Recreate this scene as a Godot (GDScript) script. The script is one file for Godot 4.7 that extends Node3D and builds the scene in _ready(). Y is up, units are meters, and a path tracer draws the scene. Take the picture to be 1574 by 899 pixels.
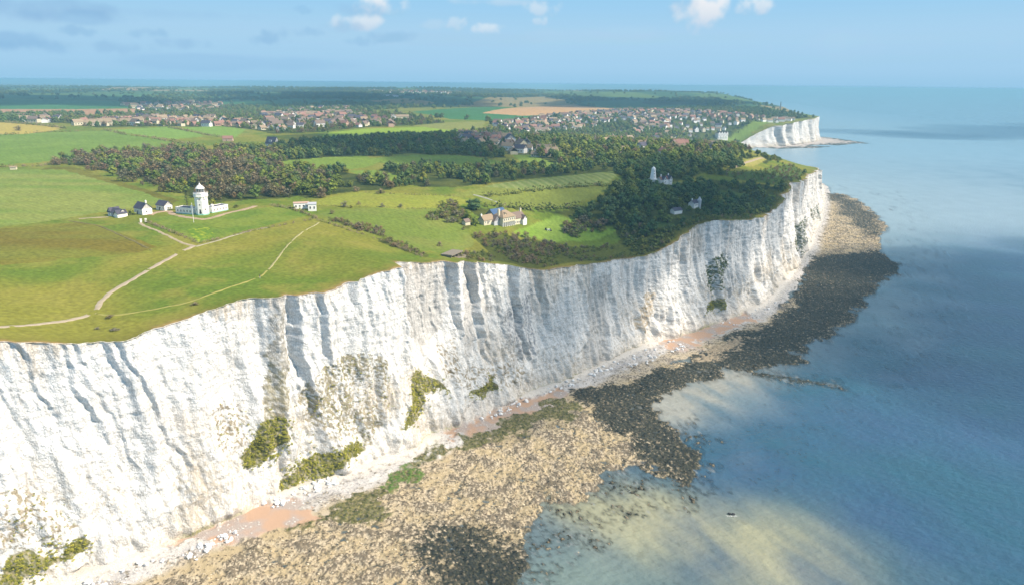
extends Node3D
# World axes: x to the right, y up, z towards the viewer; "forward" (fw) is -z. Metres.
# The coast has axes of its own: along(a), and seaward (b), measured from a point at the cliff foot.
const EYE := 175.0
const CU := Vector2(0.6819984, 0.7313537)     # along the coast, as (x, fw)
const CV := Vector2(0.7313537, -0.6819984)    # seaward
const CO := Vector2(-155.05, 221.71)
const LEAN := 14.0
const SUN := Vector3(0.966, 0.93, 0.26)       # towards the sun

var FIELDS := {
	"strip_left": PackedVector2Array([Vector2(-439, 666), Vector2(-449, 697), Vector2(-428, 698), Vector2(-265, 530), Vector2(-234, 498), Vector2(-232, 482), Vector2(-279, 533), Vector2(-418, 667)]),
	"field_a": PackedVector2Array([Vector2(-524, 683), Vector2(-442, 671), Vector2(-421, 672), Vector2(-280, 536), Vector2(-236, 487), Vector2(-243, 470), Vector2(-259, 453), Vector2(-278, 413), Vector2(-303, 386)]),
	"field_b": PackedVector2Array([Vector2(-303, 386), Vector2(-287, 394), Vector2(-258, 415), Vector2(-241, 408), Vector2(-183, 358), Vector2(-187, 344), Vector2(-214, 333), Vector2(-235, 318), Vector2(-249, 313)]),
	"paddock": PackedVector2Array([Vector2(-223, 432), Vector2(-211, 439), Vector2(-182, 452), Vector2(-154, 482), Vector2(-128, 455), Vector2(-141, 416), Vector2(-167, 369), Vector2(-194, 399)]),
	"flower": PackedVector2Array([Vector2(-186, 400), Vector2(-175, 405), Vector2(-164, 387), Vector2(-167, 370)]),
	"meadow": PackedVector2Array([Vector2(-125, 451), Vector2(-116, 470), Vector2(-45, 502), Vector2(-44, 483), Vector2(-29, 466), Vector2(-24, 448), Vector2(-32, 395), Vector2(-53, 383), Vector2(-76, 413), Vector2(-103, 435)]),
	"strip_y": PackedVector2Array([Vector2(-141, 482), Vector2(-141, 504), Vector2(-120, 540), Vector2(-93, 540), Vector2(-48, 532), Vector2(-28, 530), Vector2(-45, 502), Vector2(-83, 483)]),
	"field_c": PackedVector2Array([Vector2(-48, 532), Vector2(-15, 591), Vector2(6, 610), Vector2(93, 682), Vector2(96, 661), Vector2(79, 614), Vector2(22, 580), Vector2(-24, 544)]),
	"field_d": PackedVector2Array([Vector2(-24, 541), Vector2(22, 579), Vector2(86, 612), Vector2(82, 593), Vector2(47, 556), Vector2(6, 537), Vector2(-26, 530)]),
	"lawn": PackedVector2Array([Vector2(0, 483), Vector2(10, 499), Vector2(30, 535), Vector2(44, 535), Vector2(57, 523), Vector2(79, 525), Vector2(75, 520), Vector2(52, 501), Vector2(28, 482), Vector2(5, 474)]),
	"field_e": PackedVector2Array([Vector2(-782, 1033), Vector2(-730, 1038), Vector2(-666, 1084), Vector2(-627, 1119), Vector2(-508, 1017), Vector2(-417, 937), Vector2(-418, 884), Vector2(-456, 848), Vector2(-487, 822), Vector2(-479, 730), Vector2(-503, 706), Vector2(-539, 704)]),
	"field_y": PackedVector2Array([Vector2(-1043, 1383), Vector2(-937, 1338), Vector2(-730, 1173), Vector2(-698, 1118), Vector2(-697, 1043), Vector2(-767, 1013)]),
	"field_teal": PackedVector2Array([Vector2(-2099, 2808), Vector2(-1969, 2833), Vector2(-1786, 2943), Vector2(-1618, 3015), Vector2(-1104, 2190), Vector2(-1186, 2005), Vector2(-1392, 1855)]),
	"field_pink": PackedVector2Array([Vector2(-1392, 1855), Vector2(-1333, 1911), Vector2(-1186, 2005), Vector2(-1077, 2161), Vector2(-985, 1985), Vector2(-1017, 1716), Vector2(-1231, 1636)]),
	"field_g": PackedVector2Array([Vector2(-629, 1133), Vector2(-581, 1230), Vector2(-494, 1135), Vector2(-450, 1057), Vector2(-468, 1006), Vector2(-553, 1062)]),
	"field_h": PackedVector2Array([Vector2(-555, 1222), Vector2(-512, 1282), Vector2(-447, 1221), Vector2(-400, 1048), Vector2(-435, 1062)]),
	"field_i": PackedVector2Array([Vector2(-296, 1074), Vector2(-305, 1227), Vector2(-274, 1345), Vector2(-183, 1474), Vector2(-127, 1434), Vector2(-86, 1386), Vector2(-145, 1164), Vector2(-214, 1046)]),
	"glade_a": PackedVector2Array([Vector2(-243, 754), Vector2(-206, 794), Vector2(-166, 808), Vector2(-138, 769), Vector2(-144, 698), Vector2(-164, 675), Vector2(-219, 706)]),
	"glade_b": PackedVector2Array([Vector2(-158, 675), Vector2(-128, 677), Vector2(-82, 607), Vector2(-95, 594), Vector2(-132, 637)]),
	"glade_c": PackedVector2Array([Vector2(-155, 789), Vector2(-110, 822), Vector2(-50, 813), Vector2(-6, 753), Vector2(-56, 701), Vector2(-123, 722)]),
	"field_j": PackedVector2Array([Vector2(-294, 2088), Vector2(-71, 2700), Vector2(119, 2235), Vector2(130, 2096), Vector2(-46, 1768), Vector2(-155, 1760)]),
	"field_k": PackedVector2Array([Vector2(-89, 2016), Vector2(23, 2628), Vector2(217, 3076), Vector2(350, 2647), Vector2(335, 2372), Vector2(148, 2086), Vector2(18, 1966)]),
	"field_l": PackedVector2Array([Vector2(258, 3265), Vector2(544, 3644), Vector2(819, 3007), Vector2(635, 2673), Vector2(352, 2494)]),
	"field_m": PackedVector2Array([Vector2(-209, 1497), Vector2(-146, 1653), Vector2(-68, 1731), Vector2(-66, 1553), Vector2(-125, 1415)]),
	"lawn_v": PackedVector2Array([Vector2(-2, 829), Vector2(19, 832), Vector2(53, 723), Vector2(33, 709), Vector2(11, 742)]),
	"bayhill": PackedVector2Array([Vector2(615, 2156), Vector2(686, 2207), Vector2(804, 2301), Vector2(813, 2268), Vector2(696, 2170), Vector2(622, 2108)]),
	"tan": PackedVector2Array([Vector2(263, 851), Vector2(305, 942), Vector2(362, 1054), Vector2(351, 1001), Vector2(287, 870)]),
	"glade_d": PackedVector2Array([Vector2(176, 678), Vector2(208, 691), Vector2(227, 685), Vector2(214, 669), Vector2(181, 658)]),
	"glade_e": PackedVector2Array([Vector2(207, 763), Vector2(257, 789), Vector2(401, 1035), Vector2(354, 878), Vector2(269, 722), Vector2(233, 735)]),
	"glade_f": PackedVector2Array([Vector2(101, 530), Vector2(120, 528), Vector2(123, 520), Vector2(107, 522)]),
	"far_a": PackedVector2Array([Vector2(-2474, 3314), Vector2(-2224, 3205), Vector2(-2154, 4162), Vector2(-1237, 3811), Vector2(-1101, 3484), Vector2(-1668, 3216), Vector2(-2132, 2853)]),
	"far_pink": PackedVector2Array([Vector2(-591, 2925), Vector2(-548, 3671), Vector2(-318, 3012), Vector2(-332, 2698)]),
	"far_y": PackedVector2Array([Vector2(-2950, 5260), Vector2(-3787, 7938), Vector2(-2229, 4625), Vector2(-2521, 4566)]),
	"far_wood_a": PackedVector2Array([Vector2(-427, 4871), Vector2(-442, 16763), Vector2(188, 5375), Vector2(324, 4110), Vector2(33, 3720), Vector2(-306, 3869)]),
	"far_wood_b": PackedVector2Array([Vector2(550, 3212), Vector2(758, 4017), Vector2(1010, 4271), Vector2(1122, 4129), Vector2(943, 2981), Vector2(759, 2876), Vector2(548, 2969)]),
	"far_wood_c": PackedVector2Array([Vector2(-1131, 3577), Vector2(-1571, 5790), Vector2(-3264, 16214), Vector2(-808, 5422), Vector2(-611, 3665)]),
	"far_teal": PackedVector2Array([Vector2(-1304, 3226), Vector2(-1097, 3377), Vector2(-620, 3068), Vector2(-451, 2698), Vector2(-757, 2528), Vector2(-1034, 2552)]),
}
var WOODS := {
	"w_brown": PackedVector2Array([Vector2(-457, 731), Vector2(-475, 791), Vector2(-456, 848), Vector2(-416, 877), Vector2(-360, 875), Vector2(-292, 805), Vector2(-224, 673), Vector2(-177, 614), Vector2(-153, 552), Vector2(-161, 514), Vector2(-193, 498), Vector2(-210, 489), Vector2(-240, 522), Vector2(-317, 609), Vector2(-386, 669)]),
	"w_mix": PackedVector2Array([Vector2(-387, 942), Vector2(-312, 897), Vector2(-219, 695), Vector2(-164, 675), Vector2(-130, 629), Vector2(-95, 586), Vector2(-95, 554), Vector2(-119, 547), Vector2(-139, 528), Vector2(-148, 510), Vector2(-171, 538), Vector2(-236, 672), Vector2(-317, 804)]),
	"w_darkhill": PackedVector2Array([Vector2(-272, 779), Vector2(-297, 951), Vector2(-270, 1047), Vector2(-188, 1112), Vector2(-120, 1357), Vector2(-89, 1341), Vector2(-49, 1011), Vector2(-7, 798), Vector2(-50, 813), Vector2(-112, 836), Vector2(-166, 808), Vector2(-206, 794), Vector2(-237, 754)]),
	"w_mid": PackedVector2Array([Vector2(-131, 676), Vector2(-96, 717), Vector2(-56, 701), Vector2(1, 753), Vector2(45, 710), Vector2(109, 756), Vector2(141, 740), Vector2(100, 689), Vector2(6, 615), Vector2(-18, 594), Vector2(-46, 571), Vector2(-72, 570), Vector2(-95, 594)]),
	"w_dark": PackedVector2Array([Vector2(83, 585), Vector2(59, 556), Vector2(46, 543), Vector2(57, 531), Vector2(76, 527), Vector2(79, 508), Vector2(92, 489), Vector2(116, 509), Vector2(134, 526), Vector2(160, 558), Vector2(201, 588), Vector2(233, 637), Vector2(251, 679), Vector2(233, 689), Vector2(195, 690), Vector2(176, 689), Vector2(136, 650), Vector2(104, 672)]),
	"w_darkback": PackedVector2Array([Vector2(97, 668), Vector2(147, 775), Vector2(235, 903), Vector2(314, 1014), Vector2(254, 829), Vector2(207, 763), Vector2(174, 708), Vector2(138, 658), Vector2(108, 642)]),
	"w_rim": PackedVector2Array([Vector2(175, 685), Vector2(196, 721), Vector2(237, 723), Vector2(265, 711), Vector2(280, 731), Vector2(371, 933), Vector2(277, 715), Vector2(255, 683), Vector2(226, 688)]),
	"w_tip": PackedVector2Array([Vector2(295, 950), Vector2(321, 993), Vector2(429, 1178), Vector2(333, 947)]),
	"w_behindhouse": PackedVector2Array([Vector2(-39, 507), Vector2(-23, 514), Vector2(6, 532), Vector2(57, 554), Vector2(66, 545), Vector2(45, 538), Vector2(26, 538), Vector2(-4, 526), Vector2(-22, 496)]),
	"w_sunhill": PackedVector2Array([Vector2(29, 788), Vector2(9, 919), Vector2(68, 1254), Vector2(254, 1782), Vector2(485, 2094), Vector2(635, 2157), Vector2(685, 2156), Vector2(314, 1014), Vector2(231, 887), Vector2(147, 775), Vector2(96, 753), Vector2(54, 735)]),
	"w_head": PackedVector2Array([Vector2(588, 2672), Vector2(770, 2824), Vector2(869, 2744), Vector2(926, 2565), Vector2(984, 2506), Vector2(983, 2419), Vector2(889, 2368), Vector2(745, 2344), Vector2(528, 2393)]),
	"w_bay": PackedVector2Array([Vector2(602, 2142), Vector2(686, 2207), Vector2(809, 2285), Vector2(1010, 2487), Vector2(850, 2347), Vector2(689, 2219), Vector2(599, 2172)]),
	"w_vill": PackedVector2Array([Vector2(-83, 1346), Vector2(17, 1834), Vector2(234, 2416), Vector2(601, 2625), Vector2(851, 2474), Vector2(969, 2437), Vector2(809, 2285), Vector2(686, 2207), Vector2(618, 2165), Vector2(341, 1821), Vector2(155, 1576), Vector2(9, 897), Vector2(-33, 935)]),
	"w_vill_l": PackedVector2Array([Vector2(-1090, 1559), Vector2(-904, 1524), Vector2(-916, 1819), Vector2(-1246, 2527), Vector2(-1036, 2614), Vector2(-666, 2157), Vector2(-557, 2339), Vector2(-246, 1862), Vector2(-142, 1612), Vector2(-202, 1524), Vector2(-282, 1382), Vector2(-329, 1196), Vector2(-375, 1140), Vector2(-450, 1238), Vector2(-587, 1247), Vector2(-673, 1184)]),
}
var SCRUB := {
	"s_houseleft": PackedVector2Array([Vector2(-58, 476), Vector2(-55, 495), Vector2(-41, 513), Vector2(-30, 497), Vector2(-26, 481), Vector2(-30, 464), Vector2(-42, 469)]),
	"s_front": PackedVector2Array([Vector2(-25, 455), Vector2(-12, 475), Vector2(5, 471), Vector2(28, 482), Vector2(41, 480), Vector2(31, 456), Vector2(17, 430), Vector2(1, 423), Vector2(-15, 433)]),
	"s_rim": PackedVector2Array([Vector2(-28, 407), Vector2(-11, 436), Vector2(18, 445), Vector2(41, 480), Vector2(76, 506), Vector2(99, 505), Vector2(116, 509), Vector2(102, 494), Vector2(89, 482), Vector2(66, 460), Vector2(38, 436), Vector2(20, 415), Vector2(9, 403), Vector2(1, 412), Vector2(-17, 384), Vector2(-25, 373)]),
	"s_line": PackedVector2Array([Vector2(-121, 457), Vector2(-110, 455), Vector2(-91, 434), Vector2(-73, 414), Vector2(-75, 406), Vector2(-95, 423), Vector2(-113, 434)]),
	"s_line2": PackedVector2Array([Vector2(-78, 404), Vector2(-67, 404), Vector2(-45, 375), Vector2(-45, 365), Vector2(-59, 379), Vector2(-76, 395)]),
	"s_lawn": PackedVector2Array([Vector2(34, 516), Vector2(50, 533), Vector2(69, 529), Vector2(71, 522), Vector2(53, 515), Vector2(38, 501)]),
	"s_brow": PackedVector2Array([Vector2(89, 482), Vector2(118, 504), Vector2(135, 518), Vector2(153, 535), Vector2(189, 568), Vector2(237, 641), Vector2(267, 697), Vector2(305, 766), Vector2(291, 742), Vector2(261, 700), Vector2(235, 646), Vector2(201, 607), Vector2(167, 584), Vector2(134, 536), Vector2(114, 515)]),
	"s_point": PackedVector2Array([Vector2(207, 763), Vector2(257, 789), Vector2(401, 1035), Vector2(359, 881), Vector2(270, 716), Vector2(232, 730)]),
	"s_edge": PackedVector2Array([Vector2(81, 526), Vector2(102, 523), Vector2(121, 519), Vector2(113, 505), Vector2(92, 486), Vector2(76, 503)]),
}
var HEDGES := {
	"hedge_field": PackedVector2Array([Vector2(-507, 685), Vector2(-483, 696), Vector2(-459, 698), Vector2(-460, 742)]),
	"hedge_paddock": PackedVector2Array([Vector2(-218, 418), Vector2(-191, 392), Vector2(-167, 370)]),
	"hedge_drive": PackedVector2Array([Vector2(-166, 368), Vector2(-154, 388), Vector2(-136, 412), Vector2(-122, 439)]),
	"hedge_white": PackedVector2Array([Vector2(-164, 481), Vector2(-145, 467), Vector2(-122, 439)]),
	"hedge_scrub": PackedVector2Array([Vector2(-121, 436), Vector2(-99, 417), Vector2(-68, 392), Vector2(-47, 366)]),
	"hedge_fields": PackedVector2Array([Vector2(-634, 1132), Vector2(-565, 1058), Vector2(-508, 1017), Vector2(-456, 968), Vector2(-403, 921)]),
	"hedge_green": PackedVector2Array([Vector2(-574, 1215), Vector2(-453, 1082), Vector2(-405, 1033)]),
	"hedge_strip": PackedVector2Array([Vector2(-141, 482), Vector2(-109, 481), Vector2(-79, 486), Vector2(-45, 500)]),
	"hedge_yellow": PackedVector2Array([Vector2(-1089, 1445), Vector2(-937, 1338), Vector2(-790, 1220), Vector2(-703, 1147)]),
	"hedge_yellowlow": PackedVector2Array([Vector2(-767, 1013), Vector2(-717, 1018), Vector2(-693, 1067), Vector2(-655, 1099)]),
	"hedge_top": PackedVector2Array([Vector2(-112, 540), Vector2(-72, 531), Vector2(-43, 534)]),
	"hedge_vine": PackedVector2Array([Vector2(-22, 544), Vector2(6, 568), Vector2(33, 586), Vector2(84, 614)]),
	"hedge_dark": PackedVector2Array([Vector2(-25, 521), Vector2(1, 531), Vector2(31, 548), Vector2(57, 555)]),
}
var STAINS_AND_SHADE := {
	"v_mottle": PackedVector2Array([Vector2(99.6, 48.5), Vector2(107.8, 52.7), Vector2(127.2, 54.6), Vector2(134.6, 47.5), Vector2(137.2, 31.5), Vector2(131.0, 17.1), Vector2(119.9, 8.0), Vector2(106.6, 11.7), Vector2(94.5, 27.2), Vector2(92.8, 42.6)]),
	"v_green_a": PackedVector2Array([Vector2(74.9, 33.2), Vector2(84.2, 34.5), Vector2(85.7, 25.1), Vector2(80.0, 19.5), Vector2(69.7, 15.2), Vector2(63.4, 16.2), Vector2(66.9, 24.1)]),
	"v_gully": PackedVector2Array([Vector2(87.4, 82.6), Vector2(92.3, 81.7), Vector2(88.7, 43.6), Vector2(84.6, 32.8), Vector2(76.2, 33.8), Vector2(82.7, 57.0)]),
	"v_green_b": PackedVector2Array([Vector2(76.3, 2.0), Vector2(85.0, 10.9), Vector2(100.6, 13.6), Vector2(117.5, 11.1), Vector2(117.9, 8.5), Vector2(106.0, 7.4), Vector2(99.7, 3.4), Vector2(88.9, 3.0)]),
	"v_green_c": PackedVector2Array([Vector2(155.2, 36.5), Vector2(176.3, 18.1), Vector2(159.7, 25.0), Vector2(151.8, 13.8), Vector2(137.6, 13.2), Vector2(149.9, 23.7)]),
	"v_green_d": PackedVector2Array([Vector2(186.8, 15.0), Vector2(202.7, 15.4), Vector2(208.0, 21.1), Vector2(207.0, 12.7), Vector2(199.4, 9.9), Vector2(188.7, 12.4)]),
	"v_left": PackedVector2Array([Vector2(-27.7, 9.7), Vector2(-21.1, 15.9), Vector2(-13.1, 15.5), Vector2(-6.3, 10.0), Vector2(-4.4, 13.9), Vector2(1.3, 15.5), Vector2(4.3, 12.8), Vector2(1.5, 7.8), Vector2(-12.6, 8.7), Vector2(-18.8, 7.7)]),
	"v_leftdots": PackedVector2Array([Vector2(-22.1, 44.9), Vector2(-7.1, 34.2), Vector2(0.6, 20.2), Vector2(-3.4, 13.5), Vector2(-15.1, 15.0), Vector2(-26.7, 22.4)]),
	"v_dark_a": PackedVector2Array([Vector2(431.1, 48.5), Vector2(451.2, 50.7), Vector2(454.3, 39.0), Vector2(439.8, 26.3), Vector2(425.6, 24.7)]),
	"v_green_e": PackedVector2Array([Vector2(423.7, 18.3), Vector2(443.2, 18.2), Vector2(435.1, 10.4), Vector2(419.1, 10.5)]),
	"v_dark_b": PackedVector2Array([Vector2(659.1, 40.2), Vector2(775.2, 29.1), Vector2(742.8, 15.9), Vector2(689.9, 3.6), Vector2(649.6, 19.3)]),
	"v_dark_c": PackedVector2Array([Vector2(830.6, 29.3), Vector2(974.7, 18.2), Vector2(918.4, 5.3), Vector2(850.7, 13.5)]),
	"v_dots_a": PackedVector2Array([Vector2(175.9, 41.5), Vector2(187.6, 43.8), Vector2(183.0, 25.5), Vector2(174.7, 26.2)]),
	"v_dots_b": PackedVector2Array([Vector2(55.6, 47.7), Vector2(72.2, 44.6), Vector2(67.5, 26.6), Vector2(54.9, 28.3)]),
	"v_dots_c": PackedVector2Array([Vector2(178.6, 32.0), Vector2(231.5, 17.7), Vector2(227.9, 7.5), Vector2(180.4, 19.0)]),
	"stain": PackedVector2Array([Vector2(221.4, 50.4), Vector2(249.2, 60.3), Vector2(242.7, 22.5), Vector2(220.9, 18.6)]),
	"ochre": PackedVector2Array([Vector2(344.5, 15.0), Vector2(362.8, 36.5), Vector2(369.4, 32.2), Vector2(362.5, 18.3), Vector2(349.9, 8.6)]),
	"grey_shade_a": PackedVector2Array([Vector2(148.3, 90.4), Vector2(188.1, 82.1), Vector2(181.9, 52.3), Vector2(172.1, 40.7), Vector2(158.1, 51.7), Vector2(151.4, 66.9)]),  # recess behind the nose: its shade painted into the chalk, along with dirt
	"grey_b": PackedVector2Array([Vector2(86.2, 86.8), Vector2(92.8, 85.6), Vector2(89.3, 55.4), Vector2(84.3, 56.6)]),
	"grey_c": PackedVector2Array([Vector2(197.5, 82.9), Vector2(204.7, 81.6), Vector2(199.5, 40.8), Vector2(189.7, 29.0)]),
	"grey_d": PackedVector2Array([Vector2(300.2, 59.0), Vector2(320.9, 55.3), Vector2(303.0, -0.2), Vector2(281.9, 5.1)]),
}
var SHORE := {
	"reef": PackedVector2Array([Vector2(-7.0, 15.3), Vector2(16.9, 16.4), Vector2(39.4, 15.9), Vector2(63.9, 21.6), Vector2(82.3, 25.2), Vector2(99.5, 25.8), Vector2(118.8, 15.6), Vector2(139.7, 5.7), Vector2(161.8, 11.9), Vector2(191.6, 16.2), Vector2(240.5, 14.9), Vector2(257.1, 15.0), Vector2(288.3, 25.3), Vector2(348.4, 34.7), Vector2(373.4, 25.8), Vector2(414.4, 24.1), Vector2(467.9, 18.5), Vector2(556.9, 16.4), Vector2(629.2, 11.6), Vector2(703.0, 8.4), Vector2(789.6, 3.4), Vector2(976.6, 1.4), Vector2(1199.4, -2.7), Vector2(1215.3, 39.0), Vector2(1099.5, 68.8), Vector2(964.5, 86.8), Vector2(845.8, 77.1), Vector2(794.4, 76.9), Vector2(721.3, 97.6), Vector2(631.4, 79.9), Vector2(537.1, 66.3), Vector2(474.3, 67.5), Vector2(433.7, 66.7), Vector2(393.4, 79.1), Vector2(372.3, 75.4), Vector2(349.9, 61.7), Vector2(311.9, 56.4), Vector2(271.3, 57.0), Vector2(259.0, 77.6), Vector2(242.3, 102.5), Vector2(215.9, 121.8), Vector2(208.5, 108.6), Vector2(210.6, 91.2), Vector2(186.2, 87.9), Vector2(167.2, 83.4), Vector2(145.1, 80.4), Vector2(129.3, 85.4), Vector2(114.3, 101.4), Vector2(105.1, 123.8)]),
	"algae": PackedVector2Array([Vector2(68.5, 26.3), Vector2(83.7, 22.9), Vector2(99.5, 25.8), Vector2(118.8, 15.6), Vector2(139.7, 5.7), Vector2(161.8, 11.9), Vector2(191.6, 16.2), Vector2(241.0, 15.4), Vector2(245.5, 27.3), Vector2(227.2, 36.0), Vector2(195.0, 27.2), Vector2(155.9, 17.4), Vector2(130.8, 17.9), Vector2(108.9, 30.2), Vector2(97.5, 38.1), Vector2(83.5, 32.9)]),
	"weed": PackedVector2Array([Vector2(254.3, 15.0), Vector2(285.8, 27.1), Vector2(345.3, 36.6), Vector2(369.9, 28.4), Vector2(413.1, 24.9), Vector2(464.8, 20.3), Vector2(569.4, 17.1), Vector2(700.5, 9.5), Vector2(793.3, 75.5), Vector2(721.3, 97.6), Vector2(631.4, 79.9), Vector2(537.1, 66.3), Vector2(474.3, 67.5), Vector2(433.7, 66.7), Vector2(393.4, 79.1), Vector2(372.3, 75.4), Vector2(349.9, 61.7), Vector2(311.9, 56.4), Vector2(271.3, 57.0), Vector2(259.0, 77.6), Vector2(242.3, 102.5), Vector2(215.9, 121.8), Vector2(208.5, 108.6), Vector2(217.0, 87.0), Vector2(231.3, 67.1), Vector2(232.1, 51.9), Vector2(243.3, 33.8)]),
	"weed_b": PackedVector2Array([Vector2(104.3, 58.5), Vector2(117.1, 61.7), Vector2(127.6, 76.3), Vector2(129.3, 85.4), Vector2(111.6, 104.4), Vector2(106.7, 125.2), Vector2(81.6, 103.5), Vector2(89.7, 74.7)]),
	"weed_c": PackedVector2Array([Vector2(1206.1, 6.2), Vector2(1199.6, 38.2), Vector2(1095.9, 64.0), Vector2(964.5, 86.8), Vector2(867.3, 78.0), Vector2(914.0, 51.5), Vector2(1024.2, 26.2)]),
	"lightreef": PackedVector2Array([Vector2(344.7, 44.1), Vector2(376.6, 28.4), Vector2(425.2, 27.9), Vector2(449.1, 24.1), Vector2(447.1, 32.9), Vector2(414.6, 34.1), Vector2(371.4, 41.8)]),
	"sand_a": PackedVector2Array([Vector2(28.1, 2.1), Vector2(40.2, -3.2), Vector2(65.1, -2.1), Vector2(76.4, 13.0), Vector2(82.7, 22.1), Vector2(75.5, 27.1), Vector2(61.4, 20.9), Vector2(41.0, 12.4)]),
	"sand_b": PackedVector2Array([Vector2(161.8, -2.1), Vector2(192.5, 0.6), Vector2(227.3, 2.4), Vector2(257.1, 4.1), Vector2(252.4, 13.2), Vector2(207.4, 15.8), Vector2(189.2, 13.8), Vector2(165.5, 8.3)]),
	"sand_c": PackedVector2Array([Vector2(360.1, 0.2), Vector2(391.3, -2.8), Vector2(428.8, -0.5), Vector2(472.8, -0.6), Vector2(457.6, 13.9), Vector2(414.3, 13.9), Vector2(355.1, 19.8)]),
	"shoal": PackedVector2Array([Vector2(106.3, 110.2), Vector2(118.3, 93.7), Vector2(139.7, 81.7), Vector2(164.4, 81.6), Vector2(186.2, 87.9), Vector2(210.6, 91.2), Vector2(208.5, 108.6), Vector2(218.6, 123.0), Vector2(244.1, 104.3), Vector2(267.2, 74.2), Vector2(277.2, 84.4), Vector2(233.5, 121.1), Vector2(204.0, 130.9), Vector2(179.6, 119.8), Vector2(154.9, 108.4), Vector2(123.3, 114.8), Vector2(107.6, 121.2)]),
	"spit": PackedVector2Array([Vector2(354.9, 62.7), Vector2(367.6, 76.2), Vector2(372.5, 98.4), Vector2(377.8, 117.2), Vector2(369.3, 119.9), Vector2(359.5, 102.1), Vector2(352.5, 77.5)]),
}
var FARSHORE := {
	"farreef": PackedVector2Array([Vector2(681, 2112), Vector2(801, 2104), Vector2(1085, 2580), Vector2(1224, 2917), Vector2(1218, 2766), Vector2(1232, 2600), Vector2(1037, 2371), Vector2(908, 2183), Vector2(778, 1962), Vector2(693, 1881)]),
}
var PATHS := {
	"path_main": PackedVector2Array([Vector2(-187.8, 235.8), Vector2(-182.9, 241.6), Vector2(-176.9, 253.3), Vector2(-171.6, 264.2), Vector2(-169.0, 269.4), Vector2(-167.9, 273.6), Vector2(-170.7, 282.4), Vector2(-172.0, 288.6), Vector2(-172.4, 297.1), Vector2(-170.5, 310.3), Vector2(-168.6, 328.2), Vector2(-167.9, 348.7), Vector2(-166.1, 364.4)]),
	"path_gate": PackedVector2Array([Vector2(-165.3, 363.2), Vector2(-176.8, 371.0), Vector2(-199.4, 393.3), Vector2(-212.0, 405.4), Vector2(-219.7, 414.9)]),
	"path_side": PackedVector2Array([Vector2(-165.3, 363.2), Vector2(-160.0, 372.1), Vector2(-153.7, 387.6), Vector2(-147.9, 397.9), Vector2(-141.9, 406.4)]),
	"path_bunker": PackedVector2Array([Vector2(-117.6, 428.1), Vector2(-118.9, 404.4), Vector2(-118.8, 382.5), Vector2(-118.5, 363.7), Vector2(-117.4, 345.1), Vector2(-116.7, 331.0)]),
	"path_low": PackedVector2Array([Vector2(-116.8, 329.4), Vector2(-117.3, 319.7), Vector2(-121.6, 308.4), Vector2(-125.8, 297.0), Vector2(-131.7, 284.5), Vector2(-142.3, 277.7), Vector2(-157.5, 271.1), Vector2(-165.5, 271.5)]),
	"drive": PackedVector2Array([Vector2(-226.7, 440.1), Vector2(-226.7, 450.1), Vector2(-221.2, 454.5), Vector2(-212.9, 443.5), Vector2(-198.8, 433.6), Vector2(-186.6, 429.2), Vector2(-182.2, 447.3), Vector2(-176.0, 464.3), Vector2(-173.5, 478.0)]),
	"drive_left": PackedVector2Array([Vector2(-261.8, 425.4), Vector2(-253.0, 430.7), Vector2(-247.5, 432.2)]),
	"lane_wood": PackedVector2Array([Vector2(-30.1, 545.2), Vector2(-21.5, 541.1), Vector2(-11.4, 535.4)]),
	"lane_tip": PackedVector2Array([Vector2(245.7, 804.8), Vector2(274.5, 869.7), Vector2(319.9, 960.6), Vector2(354.4, 1026.5)]),
	"track": PackedVector2Array([Vector2(-263.8, 418.9), Vector2(-238.4, 404.5), Vector2(-215.7, 382.9), Vector2(-195.9, 364.7), Vector2(-182.2, 351.6)]),
}
var HOUSES := {
	"h_left_low": PackedVector2Array([Vector2(-774, 1283), Vector2(-784, 1540), Vector2(-616, 1513), Vector2(-404, 1302), Vector2(-371, 1192), Vector2(-515, 1261), Vector2(-629, 1232), Vector2(-719, 1209)]),
	"h_left_up": PackedVector2Array([Vector2(-1269, 2381), Vector2(-1240, 2877), Vector2(-1003, 2561), Vector2(-865, 2179), Vector2(-932, 2030), Vector2(-1090, 2094)]),
	"h_mid": PackedVector2Array([Vector2(-651, 1890), Vector2(-690, 2372), Vector2(-556, 2429), Vector2(-440, 2036), Vector2(-273, 1624), Vector2(-235, 1436), Vector2(-344, 1339), Vector2(-412, 1221)]),
	"h_leftfar": PackedVector2Array([Vector2(-1063, 1559), Vector2(-914, 1486), Vector2(-796, 1282), Vector2(-868, 1305)]),
	"h_near": PackedVector2Array([Vector2(-106, 1326), Vector2(-32, 1212), Vector2(9, 943), Vector2(45, 824), Vector2(22, 781), Vector2(-15, 867), Vector2(-66, 932)]),
	"h_hill": PackedVector2Array([Vector2(-58, 1641), Vector2(70, 1961), Vector2(258, 2250), Vector2(345, 2302), Vector2(287, 2027), Vector2(138, 1722), Vector2(14, 1453)]),
	"h_top": PackedVector2Array([Vector2(289, 2343), Vector2(593, 2492), Vector2(699, 2329), Vector2(850, 2347), Vector2(715, 2245), Vector2(647, 2208), Vector2(364, 1948), Vector2(286, 2014)]),
	"h_bay": PackedVector2Array([Vector2(298, 1974), Vector2(628, 2209), Vector2(614, 2149), Vector2(506, 2106), Vector2(308, 1816)]),
	"h_tip": PackedVector2Array([Vector2(712, 2231), Vector2(791, 2293), Vector2(922, 2399), Vector2(880, 2312), Vector2(768, 2223)]),
	"h_valley": PackedVector2Array([Vector2(96, 1338), Vector2(281, 1857), Vector2(618, 2165), Vector2(361, 1168), Vector2(215, 888), Vector2(167, 886), Vector2(83, 831)]),
	"h_far": PackedVector2Array([Vector2(-1150, 5709), Vector2(-787, 5992), Vector2(-324, 5278), Vector2(-357, 4521), Vector2(-762, 4574)]),
}
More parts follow.
